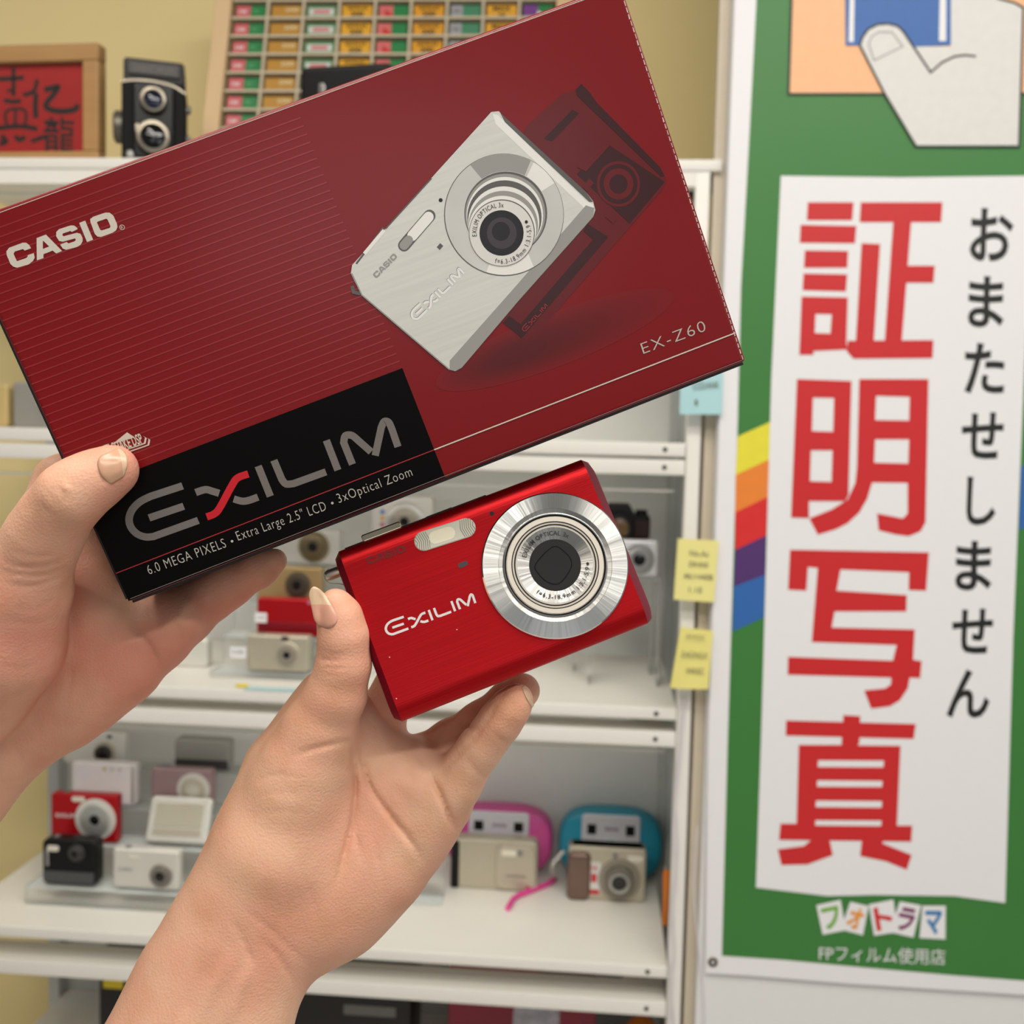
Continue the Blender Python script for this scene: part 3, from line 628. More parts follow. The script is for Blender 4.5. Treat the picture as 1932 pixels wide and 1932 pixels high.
# boxes at the bottom
def carton(name, label, x0, x1, yt, Y, body, art=None, d=.1):
    c, w, _ = pl(x0, x1, 2080, yt, Y); c.z = ZB + .0005; h = zY((x0 + x1) / 2, yt, Y) - c.z
    r = empty(name, c, label, 'box', 'product boxes on the lowest shelf')
    mb = MB(UP); mb.slab(0, h / 2, w, h, -d, 0, .001, .0008, body, 2); mb.build('carton', r)
    if art: art(r, w, h)
    return r
CB = mat('black_carton', (14, 14, 15), .35)
def art_y(r, w, h):
    mb = MB(UP); mb.box(-w * .45, -w * .19, h - .056, h - .036, 0, .0004, mat('yellow_label', (230, 206, 40), .5)); mb.build('label_patch', r)
def art_b(r, w, h):
    mb = MB(UP); mb.box(-w * .05, w * .38, h - .06, h - .045, 0, .0005, INKG); mb.glyphs(text_on('DIGITAL', (-w * .34, h - .02), (-w * .1, h - .02), .006, .02), .0004, INKG); mb.build('printed_art', r)
carton('camera_box', 'black box with a yellow label patch beside the wrist', 188, 330, 1800, 1.50, CB, art_y, .08)
carton('camera_box', 'large black box under the wrist of the camera hand', 545, 770, 1840, 1.50, CB, art_b, .1)
PINKB = mat('crimson_carton', (140, 24, 52), .4)
def art_p(r, w, h):
    mb = MB(UP); mb.box(-w * .42, -w * .2, h - .021, h - .003, 0, .0004, mat('sky_blue_patch', (120, 160, 180), .5)); mb.box(w * .12, w * .5 - .001, h - .024, h - .001, 0, .0004, mat('charcoal_print', (70, 72, 68), .5)); mb.build('printed_art', r)
carton('camera_box', 'wide crimson box below the pink instant camera', 842, 1118, 1830, 1.52, PINKB, art_p, .12)
ps = empty('paper_scrap', onY(1015, 1935, 1.44), 'crumpled printed paper in front of the crimson box', 'paper')
mb = MB(); G = 7
vs = [((i - 3) * .011, (j - 3) * .007 + .003 * math.sin(i * 2.1), j * .0085 - abs(i - 3) * .006 + .004 * math.sin(i * 1.7 + j)) for j in range(G) for i in range(G)]
mb.add(vs, [(j * G + i, j * G + i + 1, (j + 1) * G + i + 1, (j + 1) * G + i) for j in range(G - 1) for i in range(G - 1)], mat('printed_paper', (200, 200, 210), .6, var=.5, scale=90))
mb.build('sheet', ps); ps.location = onY(1010, 1960, 1.45)
og = tag(MB(UP).lathe([(.0001, .028), (.012, .026), (.022, .018), (.027, 0), (.022, -.018), (.012, -.026), (.0001, -.028)], mat('orange_plastic', (222, 120, 20)), n=28).build('orange_ball'), 'orange ball just showing under the bottom rail at right', 'ball')
og.location = (onY(1212, 1945, 1.46).x, 1.46, zY(1212, 1922, 1.46) - .027)
mb = MB(); hb = og.location.z - .0275 - ZB
mb.box(-.03, .03, -.03, .03, 0, hb, mat('grey_carton', (176, 172, 160), .6)); gb = tag(mb.build('grey_box'), 'plain grey carton under the orange ball', 'box'); gb.location = (og.location.x, 1.46, ZB + .0003)

# ---------------------------------------------------------------- sticky notes and cables on the right post
def sticky(label, pts, Y, col, lines, bulge=.002):
    c = onY(sum(p[0] for p in pts) / 4, sum(p[1] for p in pts) / 4, Y); F = Face(Matrix.Translation(c) @ UP)
    r = empty('sticky_note', None, label, 'note', 'sticky notes on the cabinet post', mw=F.m)
    q = [Vector(p) for p in F.pts(pts)]; N = 8; vs = []
    def at(u, v): return (q[3] * (1 - u) + q[2] * u) * (1 - v) + (q[0] * (1 - u) + q[1] * u) * v
    for j in range(N + 1):
        for i in range(N + 1):
            p = at(i / N, j / N); vs.append((p.x, p.y, bulge * math.sin(i / N * 2.6) * (1 - j / N) + .0004))
    mb = MB(); mb.add(vs, [(j * (N + 1) + i, j * (N + 1) + i + 1, (j + 1) * (N + 1) + i + 1, (j + 1) * (N + 1) + i) for j in range(N) for i in range(N)], mat('paper_%d' % col[2], col, .7, var=.02))
    mb.build('paper', r, sharp=80)
    mb = MB()
    for t, u0, u1, v, hh in lines:
        A = at(u0, v); B = at(u1, v); vs_, fs_ = text_on(t, A, B, hh * (q[0] - q[3]).length, .0)
        mb.glyphs((vs_, fs_), bulge * 1.05 + .0008, mat('pen_grey', (112, 112, 96), .6))
    mb.build('handwriting', r)
sticky('pale blue sticky note on the cabinet post under the box corner', [(1284, 700), (1364, 690), (1362, 782), (1282, 782)], YF - .028, (178, 220, 226), [('CCD/ANK', .3, .92, .55, .16), ('1', .36, .42, .2, .14)])
sticky('pale yellow square sticky note in the middle of the cabinet post', [(1279, 1016), (1356, 1020), (1347, 1136), (1271, 1131)], YF - .028, (240, 232, 150), [('No.Ac', .32, .78, .74, .09), ('DK4A0', .32, .78, .56, .09), ('4K/1440B', .2, .92, .36, .09), ('1.1E', .36, .68, .14, .09)])
sticky('lowest yellow sticky note, curling, beneath the square one', [(1284, 1183), (1345, 1190), (1336, 1299), (1264, 1298)], YF - .029, (238, 228, 136), [('A4 KOC', .2, .78, .84, .08), ('D4ONGX', .16, .9, .53, .1), ('WKEC', .35, .85, .26, .1)], .005)
CAB = mat('white_cable', (226, 222, 228), .4)
def cable(label, pts, r=.0012):
    pts = [onY(x, y, Y) for x, y, Y in pts]; o = MB(Tm(*(-pts[-1]))).tube(smoothpath(pts, 6), r, CAB).build('cable'); o.location = pts[-1]
    tag(o, label, 'cable', 'thin white cables down the cabinet post')
cable('white cable hanging loosely along the inner side of the cabinet post', [(1298, 1305, 1.372), (1287, 1380, 1.371), (1281, 1450, 1.371), (1270, 1560, 1.371), (1276, 1640, 1.371), (1268, 1720, 1.371), (1262, 1790, 1.371), (1268, 1850, 1.371), (1262, 1940, 1.371)])
cable('white cable crossing the other one beside the cabinet post', [(1285, 1305, 1.373), (1283, 1400, 1.373), (1274, 1500, 1.373), (1279, 1600, 1.374), (1270, 1700, 1.374), (1273, 1800, 1.374), (1266, 1860, 1.374), (1274, 1945, 1.374)])
cable('thin white cable looping beside the banner grommet', [(1316, 1560, YP + .002), (1310, 1680, YP + .002), (1318, 1790, YP + .002), (1326, 1860, YP + .002), (1330, 1950, YP + .002)], .001)

# ---------------------------------------------------------------- on top of the cabinet
ZT = z_top
# framed calligraphy
FY = 1.44
fr = Face(Matrix.Translation(onY(60, 290, FY)) @ Matrix.Rotation(R_(-3), 4, 'Z') @ UP)
fx0, fy1 = fr(-170, 62); fx1, _ = fr(188, 90); _, fyt = fr(100, 84); fyb = (fr.inv @ Vector((onY(60, 290, FY).x, FY, ZT + .001))).y
pf = empty('picture_frame', None, 'wooden frame with black brush writing on red paper on cabinet', 'picture', mw=fr.m)
WOOD = mat('oak_frame', (176, 136, 86), .45, var=.15, scale=14, stretch=(1, 8, 1))
ixr = fr(158, 200)[0]; iyt = fr(100, 108)[1]; bw = fx1 - ixr
mb = MB()
for a in ((fx0, fx1, fyt - bw, fyt), (fx0, fx1, fyb, fyb + bw), (fx0, fx0 + bw, fyb + bw, fyt - bw), (fx1 - bw, fx1, fyb + bw, fyt - bw)): mb.box(*a, -.018, .004, WOOD, .002)
mb.build('frame_moulding', pf)
mb = MB(); mb.box(fx0 + bw, fx1 - bw, fyb + bw, fyt - bw, -.016, -.006, mat('red_paper', (182, 32, 28), .6, var=.08, scale=20)); mb.build('red_paper', pf)
mb = MB()
BR = mat('brush_ink', (40, 32, 26), .6)
zi = -.0058
def br(pts, w): mb.ribbon(smoothpath(fr.pts(pts, (7.73, 0, 60)), 4), w, zi, BR)
br([(505, 670), (480, 800), (420, 870), (300, 900)], .006); br([(490, 870), (480, 1080), (490, 1240)], .0075)
br([(610, 830), (720, 800), (810, 790), (740, 900), (650, 1010), (640, 1080), (750, 1130), (900, 1140), (1060, 1110), (1100, 1040)], .0078)
br([(160, 500), (160, 920)], .006); br([(-60, 670), (120, 660), (310, 650)], .0065); br([(60, 840), (170, 830)], .004); br([(20, 980), (150, 1000), (270, 990)], .006)
br([(60, 1340), (40, 1180), (120, 1110), (330, 1130), (330, 1340)], .0042); br([(190, 1120), (180, 1350)], .0042); br([(-80, 1390), (200, 1360), (360, 1370), (510, 1400)], .0065)
br([(-20, 1500), (50, 1580), (-40, 1620)], .007); br([(180, 1500), (250, 1560), (330, 1510)], .0065); br([(420, 1580), (560, 1530), (640, 1510)], .006)
mb.glyphs(text_quad('龍', fr.pts([(600, 1210), (1060, 1230), (1060, 1830), (600, 1800)], (7.73, 0, 60)), .008), zi, BR)
mb.build('brush_writing', pf)
mb = MB(); mb.box(fx0 + bw, fx1 - bw, fyb + bw, fyt - bw, -.004, -.003, clear_mat('picture_glass', (255, 255, 255), .0, .02)); mb.build('glazing', pf)
# twin lens reflex
b, w, h = pl(232, 348, 297, 112, 1.43); b.z = ZT + .0005
h = zY(290, 112, 1.43) - ZT; w = onY(345, 200, 1.43).x - onY(233, 200, 1.43).x
tl = empty('twin_lens_camera', b, 'vintage black camera with two stacked lenses on top of cabinet', 'camera', rz=R_(20))
LEA = mat('black_leatherette', (15, 14, 13), .6, bump=.5, bscale=900, spec=.2)
AGED = mat('aged_chrome', (140, 132, 118), .3, .9, var=.15)
mb = MB(UP); mb.slab(0, h * .40, w, h * .8, -.08, 0, .006, .003, LEA); mb.build('body', tl)
mb = MB(UP); mb.loft([[(x, y, z_) for x, y in rrect(0, h * .9, w * k, h * .2, .004)] for z_, k in ((-.075, .92), (-.072, .95), (-.008, .95), (-.005, .92))], BLACK); mb.build('finder_hood', tl)
mb = MB(UP); mb.slab(0, h * .91, w * .8, h * .12, -.006, -.002, .002, .001, mat('dark_badge', (44, 40, 38), .4)); mb.glyphs(text_on('YASHICAFLEX', (-w * .32, h * .885), (w * .32, h * .885), h * .05, .02), -.0016, mat('faded_ink', (96, 90, 84), .5)); mb.build('name_plate', tl)
mb = MB(UP); mb.ribbon(smoothpath([(-w * .5, h * .765), (-w * .3, h * .79), (0, h * .795), (w * .3, h * .77), (w * .5, h * .71)], 5), .0026, .0006, AGED); mb.build('trim_strip', tl)
mb = MB(UP); mb.slab(0, h * .42, w * .62, h * .68, -.001, .007, .006, .002, mat('black_enamel', (12, 12, 12), .3, spec=.3)); mb.build('lens_board', tl)
for k, (cy, rr, nm, mt) in enumerate(((.60, .0175, 'viewing_lens', LENSG), (.265, .0225, 'taking_lens', GLOSSBLK))):
    mb = MB(UP); mb.lathe([(rr, .005), (rr, .014), (rr * .92, .0175), (rr * .74, .018), (rr * .68, .012)], AGED, 0, h * cy, 40, cap=False); o = mb.build(nm, tl)
    mb = MB(UP); mb.lathe([(rr * .72, .008), (rr * .72, .012), (rr * .4, .0145), (.0001, .0155)], mt, 0, h * cy, 32); mb.build('lens_glass', o)
mb = MB(UP); mb.slab(-.02, h * .33, .007, .012, .008, .016, .003, .001, AGED); mb.build('shutter_lever', tl)
mb = MB(UP @ Tm(-w * .36, h * .11, 0)); mb.lathe([(.0055, -.001), (.0055, .003), (.004, .004)], GREYM, n=24); mb.build('flash_socket', tl)
mb = MB(Matrix.Translation((-w / 2, .04, h * .42)) @ Matrix.Rotation(R_(-90), 4, 'Y')); mb.lathe([(.022, -.001), (.022, .010), (.018, .013)], mat('knob_metal', (110, 106, 98), .4, .6), n=32); mb.build('focus_knob', tl)
for zq in (.34, .62):
    mb = MB(Matrix.Translation((w / 2, .03, h * zq)) @ Matrix.Rotation(R_(90), 4, 'Y')); mb.lathe([(.006, -.001), (.006, .004), (.004, .006)], GREYM, n=20); mb.build('strap_lug', tl)
# dark camera in front of the tray
b = onY(650, 240, 1.47); b.z = ZT + .0005; h = zY(620, 122, 1.47) - ZT; w = onY(745, 150, 1.47).x - onY(566, 150, 1.47).x
bk = empty('folding_camera', b, 'black boxy camera half hidden behind the box, in front of film tray', 'camera', rz=R_(-8))
mb = MB(UP); mb.slab(0, h / 2, w, h, -.06, 0, .008, .005, BLACK); mb.build('body', bk)
mb = MB(UP); mb.slab(-w * .25, h * .75, .010, .028, -.001, .004, .004, .002, GREYM); mb.build('latch', bk)
mb = MB(UP); mb.slab(w * .1, h * .8, .012, .006, -.001, .002, .002, .001, GREYM); mb.build('lever', bk)
lens_parts(bk, UP, 0, h * .4, .026, .02, BLACK, BLACK)

# film tray leaning on the wall
TR = [[.999, -.0267, .037], [.0174, .9726, .2317], [-.0421, -.2308, .9721]]; Tt = (-.4341, -.7648, 1.6414)
tm = c2w(TR, Tt)
tray = empty('film_tray', None, 'large wooden wall tray divided into small cells for film boxes', 'rack', mw=tm)
PX, PY = .0557, .0285 * 1.1217
NC, NR = 9, 9
TW = mat('pale_pine', (222, 190, 146), .5, var=.08, scale=10, stretch=(6, 1, 1)); DV = mat('divider_grey', (196, 184, 158), .6)
oyt = PY * 1.35
oyb = max((tm.inverted() @ (tm @ Vector((x_, 0, 0)) + (tm.to_3x3() @ Vector((0, -1, 0))) * (((tm @ Vector((x_, 0, 0))).z - z_top - .001) / -(tm.to_3x3() @ Vector((0, -1, 0))).z))).y for x_ in (-.026, NC * PX + .026)) + .034
NR = int(-oyb / PY)
mb = MB(); mb.box(0, NC * PX, oyb, oyt, -.036, -.033, mat('tray_back', (120, 110, 84), .7)); mb.build('back_board', tray)
for x0, x1 in ((-.026, -.001), (NC * PX + .001, NC * PX + .026)):
    mb = MB(); mb.box(x0, x1, oyb, oyt, -.036, .006, TW, .001); mb.build('side_board', tray)
for y0, y1 in ((oyt, oyt + .025), (oyb - .025, oyb)):
    mb = MB(); mb.box(-.026, NC * PX + .026, y0, y1, -.036, .006, TW, .001); mb.build('end_board', tray)
for i in range(1, NC):
    mb = MB(); mb.box(i * PX - .0022, i * PX + .0022, oyb, oyt, -.0328, .001, DV); mb.build('upright_divider', tray)
for j in range(-1, NR):
    mb = MB(); mb.box(.0, NC * PX, -j * PY - .0022, -j * PY + .0022, -.0328, .0005, DV); mb.build('cell_shelf', tray)
kinds = ['pink and green', 'ochre', 'green and white', 'yellow', 'red and green', 'amber', 'grey and green', 'orange yellow', 'purple and green']
GRF = mat('film_green', (40, 128, 70), .4); 
def filmbox(c):
    w, h, d = .046, .0225, .026
    base = [GRF, mat('film_ochre', (188, 138, 50), .4), mat('film_sage', (96, 140, 96), .4), mat('film_yellow', (226, 168, 40), .4), GRF, mat('film_amber', (222, 158, 40), .4), mat('film_teal', (70, 134, 100), .4), mat('film_orange', (224, 166, 50), .4), GRF][c]
    mb = MB(UP); mb.slab(0, h / 2, w, h, -d, 0, .0006, .0005, base, 2); z = .0003
    T2 = lambda t, x0, x1, y, hh, mt: mb.glyphs(text_on(t, (x0 * w, y * h), (x1 * w, y * h), hh * h, .03), 2 * z, mt)
    Q = lambda x0, x1, mt: mb.poly([(x0 * w, .02 * h), (x1 * w, .02 * h), (x1 * w, .98 * h), (x0 * w, .98 * h)], z, mt)
    FI = mat('film_ink', (70, 52, 20), .5)
    if c == 0: Q(-.49, .0, mat('film_pink', (206, 96, 104), .4)); T2('100', -.4, -.12, .4, .25, INKW); T2('ISO', .1, .3, .4, .3, mat('film_pale_green', (90, 170, 110), .4))
    if c == 1: T2('200', -.05, .42, .5, .33, mat('film_pale', (222, 200, 150), .5))
    if c == 2: mb.poly([(-.42 * w, .22 * h), (.42 * w, .22 * h), (.42 * w, .76 * h), (-.42 * w, .76 * h)], z, mat('film_white', (206, 214, 206), .5)); mb.poly([(-.28 * w, .35 * h), (.28 * w, .35 * h), (.28 * w, .65 * h), (-.28 * w, .65 * h)], 1.5 * z, mat('film_pinkish', (206, 120, 124), .5))
    if c in (3, 5): T2('200', -.22, .22, .12, .4, FI); T2('GOLD', -.35, .35, .68, .22, FI)
    if c == 4: Q(-.49, -.02, mat('film_rose', (212, 110, 108), .4)); mb.poly([(-.3 * w, .02 * h), (.1 * w, .02 * h), (-.3 * w, .7 * h)], 1.5 * z, mat('film_red', (200, 50, 46), .4))
    if c == 6: Q(-.49, -.1, mat('film_grey', (160, 160, 166), .4)); T2('400', -.42, -.18, .4, .3, INKG)
    if c == 7: T2('MAX', -.3, .3, .55, .36, FI); T2('400', -.12, .12, .14, .22, FI)
    if c == 8: Q(-.49, .0, mat('film_purple', (120, 66, 140), .4)); mb.poly([(-.05 * w, .02 * h), (.3 * w, .02 * h), (-.0 * w, .6 * h)], 1.5 * z, INKW)
    o = mb.build('film_box'); bpy.data.objects.remove(o); return mb
ordn = ['top row', 'second row', 'third row', 'fourth row', 'fifth row', 'sixth row', 'seventh row']
cold = ['first column', 'second column', 'third column', 'fourth column', 'fifth column', 'sixth column', 'seventh column', 'eighth column', 'ninth column']
rows_in = [7, 7, 5, 5, 5, 4, 3, 2, 1]
tr3 = tm.to_3x3().to_4x4() @ Matrix(((1, 0, 0, 0), (0, 0, 1, 0), (0, -1, 0, 0), (0, 0, 0, 1)))
for c in range(NC):
    first = None
    src = filmbox(c)
    for r in range(rows_in[c]):
        if first is None: o = src.build('film_box'); first = o
        else: o = first.copy(); C.objects.link(o)
        x = (c + .5) * PX + random.uniform(-.0008, .0008); y = PY - r * PY - PY + .0026
        rm = tm @ Matrix.Translation((x, y, -.004)) @ UP.inverted()
        o.matrix_world = rm
        tag(o, '%s film box in the %s of the %s of the tray' % (kinds[c], ordn[r], cold[c]), 'film box', 'film boxes in the wooden tray')

# ---------------------------------------------------------------- the red product box
BXM = c2w([[.9288, .3514, -.118], [-.3658, .9203, -.1385], [.0599, .1717, .9833]], (-.04422, -.06786, .33332))
BW, BH, BD = .2150, .1246, .05
box = empty('product_box', None, 'red cardboard camera box with black corner panel, held up at left', 'box', mw=BXM)
F = Face(BXM)
REDB = mat('red_card', (122, 8, 15), .28, var=.03, scale=30, coat=.06, spec=.4)
m = MB(); m.slab(0, 0, BW, BH, -BD, 0, .0012, .0012, REDB, 3)
m.build('carton', box, sharp=50)
u = .00006
SL = mat('stripe_red', (144, 34, 38), .28, coat=.06); BKP = mat('black_print', (7, 5, 5), .34, coat=.0, spec=.12); SILP = mat('silver_print', (206, 198, 184), .35); GRP = mat('grey_print', (112, 106, 102), .35)
REDL = mat('thin_red_print', (168, 40, 46), .35)
m = MB()
e0, e1 = F(567, 222), F(754, 681)
for k in range(-2, 34):
    t = k / 31; x1 = e0[0] + (e1[0] - e0[0]) * t; y = e0[1] + (e1[1] - e0[1]) * t
    if y > BH / 2 - .003: continue
    m.poly([(-BW / 2 + .0008, y - .00022), (x1, y - .00022), (x1, y + .00022), (-BW / 2 + .0008, y + .00022)], u, SL)
m.build('printed_stripes', box)['label'] = 'thin lighter red printed stripes'
m = MB()
bx, by = F(762, 695); by2 = F(300, 868)[1]; bx2 = F(838, 903)[0]; yb = -BH / 2
m.poly([(-BW / 2 + .0003, yb + .0004), ((bx + bx2) / 2, yb + .0004), ((bx + bx2) / 2, (by + by2) / 2), (-BW / 2 + .0003, (by + by2) / 2)], 2 * u, BKP)
yl = (F(215, 1080)[1] + F(820, 848)[1] + F(1395, 628)[1]) / 3; xm = (bx + bx2) / 2
m.poly([(-BW / 2 + .0003, yl - .00014), (xm, yl - .00014), (xm, yl + .00014), (-BW / 2 + .0003, yl + .00014)], 3 * u, REDL)
m.poly([(xm, yl - .0002), (BW / 2 - .0006, yl - .0002), (BW / 2 - .0006, yl + .0002), (xm, yl + .0002)], 3 * u, SILP)
m.build('printed_panel', box)['label'] = 'black printed corner panel'
# logo strokes, in a frame of unit baseline length
ZL = (1932 / 680, 180, 680)
LO = Vector(F.pts([(300, 966)], ZL)[0]); LE = Vector(F.pts([(1640, 463)], ZL)[0]); LL = (LE - LO).length; lx = (LE - LO) / LL; ly = Vector((-lx.y, lx.x))
def ln(pts): return [((Vector(p) - LO).dot(lx) / LL, (Vector(p) - LO).dot(ly) / LL) for p in F.pts(pts, ZL)]
EX = [(ln(smoothpath([(468, 672), (300, 727)], 1) + smoothpath([(295, 729), (240, 757), (198, 800), (181, 850), (192, 895), (225, 930), (270, 946), (310, 944)], 4) + [(552, 857)]), 0), (ln([(474, 781), (288, 844)]), 0),
      (ln(smoothpath([(538, 708), (590, 692), (628, 701), (664, 712)], 4)), 0), (ln(smoothpath([(742, 742), (785, 754), (822, 750), (872, 732)], 4)), 0),
      (ln(smoothpath([(597, 838), (638, 822), (668, 788), (735, 665), (765, 628), (820, 608)], 4)), 1), (ln([(873, 566), (938, 728)]), 0),
      (ln([(957, 535)] + smoothpath([(1000, 638), (1022, 662), (1062, 660)], 4) + [(1236, 597)]), 0), (ln([(1238, 428), (1300, 588)]), 0),
      (ln([(1378, 557)] + smoothpath([(1331, 440), (1340, 404), (1375, 402), (1410, 430)], 4) + [(1478, 490)]), 0), (ln([(1500, 510)] + smoothpath([(1532, 360), (1548, 328), (1572, 332), (1590, 370)], 4) + [(1622, 463)]), 0)]
def exilim(mb, A, B, z, m0, m1=None, wk=1.0, skew=0.0):
    A = Vector(A); B = Vector(B); ux = B - A; uy = Vector((-ux.y, ux.x)); w = .0272 * wk * ux.length
    for k, (pts, c) in enumerate(EX): mb.ribbon([tuple(A + ux * (x + skew * y) + uy * y) for x, y in pts], w, z + k * 1e-6, (m1 if c and m1 else m0))
m = MB(); exilim(m, LO, LE, 3 * u, GRP, mat('logo_red', (196, 28, 40), .3)); m.build('printed_logo', box)['label'] = 'large grey and red printed lettering on the black panel'
ZC = (1932 / 260, 0, 380)
CO = Vector(F.pts([(160, 955)], ZC)[0]); CE = Vector(F.pts([(1640, 425)], ZC)[0]); CL = (CE - CO).length; cx_ = (CE - CO) / CL; cy_ = Vector((-cx_.y, cx_.x))
def cn(pts): return [((Vector(p) - CO).dot(cx_) / CL, (Vector(p) - CO).dot(cy_) / CL) for p in F.pts(pts, ZC)]
CA = [(cn([(438, 657), (348, 690), (325, 668), (210, 703), (192, 735), (238, 838), (365, 797), (392, 775), (385, 757), (476, 725), (488, 790), (465, 835), (400, 885), (240, 930), (190, 915), (150, 880), (95, 750), (92, 700), (130, 650), (320, 580), (370, 580), (410, 610)]), []),
      (cn([(515, 515), (645, 465), (872, 695), (790, 730), (740, 690), (612, 740), (612, 795), (518, 828)]), [cn([(603, 548), (692, 632), (603, 668)])]),
      (cn([(1092, 388), (1008, 430), (990, 415), (885, 450), (875, 470), (890, 490), (1080, 440), (1130, 455), (1158, 510), (1160, 560), (1130, 610), (1080, 640), (930, 678), (885, 665), (845, 605), (938, 570), (960, 590), (1050, 560), (1065, 540), (1055, 518), (880, 565), (830, 555), (790, 490), (790, 430), (830, 390), (990, 338), (1035, 338), (1070, 360)]), []),
      (cn([(1112, 302), (1195, 270), (1307, 538), (1222, 570)]), []),
      (cn([(1270, 290), (1265, 250), (1310, 215), (1480, 157), (1540, 160), (1590, 200), (1640, 310), (1648, 360), (1630, 405), (1580, 440), (1420, 498), (1370, 495), (1330, 455)]), [cn([(1362, 300), (1368, 285), (1490, 243), (1510, 255), (1550, 345), (1545, 370), (1430, 408), (1405, 398)])])]
def casio(mb, A, B, z, m0, hs=1.0):
    A = Vector(A); B = Vector(B); ux = B - A; uy = Vector((-ux.y, ux.x)) * hs
    for o_, hl in CA: mb.poly([tuple(A + ux * x + uy * y) for x, y in o_], z, m0, [[tuple(A + ux * x + uy * y) for x, y in h] for h in hl])
m = MB(); casio(m, CO, CE, 2 * u, SILP); rc = F.pts([(1713, 364)], ZC)[0]; m.ring(*rc, .00062, .00078, 2 * u, SILP, 24); m.glyphs(text_on('R', (rc[0] - .0003, rc[1] - .0003), (rc[0] + .0003, rc[1] - .0003), .0007), 2 * u, SILP)
m.build('printed_name', box)['label'] = 'silver printed maker name'
STX = mat('text_silver', (184, 178, 168), .35)
for t, A, B, hh in (('6.0 MEGA PIXELS', (282, 1084), (428, 1032), 19), ('Extra Large 2.5" LCD', (450, 1020), (617, 962), 19), ('3xOptical Zoom', (640, 949), (779, 897), 19)):
    MB().glyphs(text_on(t, F(*A), F(*B), hh / 2000 * .34, -.010, 1.12), 3 * u, STX).build('printed_small_text', box)['label'] = 'small silver printed line of text'
for px, py in ((438, 1021), (627, 949)): MB().disc(*F(px, py), .00042, 3 * u, STX, 16).build('printed_dot', box)
MB().glyphs(text_on('EX-Z60', F(1214, 668), F(1333, 624), .0038, -.012, 1.15), 2 * u, STX).build('printed_model_number', box)['label'] = 'silver printed model number'
# shake reduction badge under the thumb
m = MB(); Zb = (1932 / 900, 0, 550)
m.poly(F.pts([(455, 618), (515, 570), (545, 590), (545, 640), (460, 650)], Zb), 2 * u, SILP)
q = [(392, 640), (580, 582), (592, 590), (588, 612), (572, 618), (390, 680)]
for k, c in ((0, SILP), (1, REDB), (2, SILP), (3, REDB)): m.poly(F.pts([(x + (3 - k) * 7 - 4, y + (3 - k) * 3.5) for x, y in q], Zb), (3 + k) * u, c)
m.glyphs(text_on('ANTI SHAKE DSP', F.pts([(402, 672)], Zb)[0], F.pts([(583, 612)], Zb)[0], .0032, .02), 7 * u, SILP)
m.build('printed_badge', box)['label'] = 'small silver printed badge half under the thumb'
# printed picture of the silver camera and its dark red mirror image
m = MB(); ZP = (1932 / 820, 600, 150)
D1 = mat('print_dark_red', (96, 11, 18), .28, coat=.06); D2 = mat('print_darker_red', (54, 10, 14), .28, coat=.06)
m.poly(F.pts([(920, 215), (1085, 65), (1150, 48), (1540, 425), (1548, 455), (1530, 490), (935, 1175), (820, 1080)], ZP), 2 * u, D1)
for q in ([(1195, 640), (1290, 700), (905, 1150), (825, 1080), (850, 1050), (900, 1088), (1222, 712), (1180, 675)], [(1170, 20), (1205, 55), (1240, 105), (1520, 390), (1540, 430), (1525, 432), (1150, 70), (1145, 45)],
          [(1290, 290), (1540, 455), (1385, 640), (1150, 420)], [(1130, 135), (1160, 150), (1040, 275), (1005, 262)]): m.poly(F.pts(q, ZP), 3 * u, D2)
cx, cy = F.pts([(1335, 465)], ZP)[0]; px_ = .345 / 2000 / 2.356
for r, c in ((96, D1), (84, D2), (66, D1), (40, D2)): m.disc(cx, cy, r * px_, (3.4 + (96 - r) / 60) * u, c, 40)
for q in ([(1265, 265), (1300, 290), (1190, 410), (1150, 390)], [(1205, 440), (1225, 460), (1195, 500), (1175, 480)], [(1290, 590), (1330, 620), (1310, 640), (1275, 610)]): m.poly(F.pts(q, ZP), 4.2 * u, D1)
exilim(m, F.pts([(925, 1118)], ZP)[0], F.pts([(1022, 1008)], ZP)[0], 4.4 * u, mat('logo_faded_red', (160, 40, 44), .3), wk=.8)
m.build('printed_reflection', box)['label'] = 'dark red printed mirror image of a camera'
m = MB()
a0 = Vector(F.pts([(545, 1350)], ZP)[0]); a1 = Vector(F.pts([(1560, 965)], ZP)[0]); dv = (a1 - a0); nn = Vector((-dv.y, dv.x)).normalized()
for k in range(9):
    s = 1.0 - .095 * k; c = a0 + dv * (.5 - .02 * k); f_ = (k + 1) / 9
    pm = mat('print_tone_%d' % k, tuple(int(a + (b_ - a) * f_) for a, b_ in zip((122, 8, 15), (84, 7, 13))), .28, var=.03, scale=30, coat=.06)
    m.poly([tuple(c + dv * .52 * s * math.cos(2 * math.pi * i / 40) + nn * .0085 * (.15 + s * .85) * math.sin(2 * math.pi * i / 40)) for i in range(40)], (1 + .12 * k) * u, pm)
m.build('printed_ground_tone', box)['label'] = 'soft dark printed patch below the pictured camera'
PS = mat('print_silver', (206, 206, 200), .35, var=.12, scale=220, stretch=(.12, 3.5, 1), coat=.2)
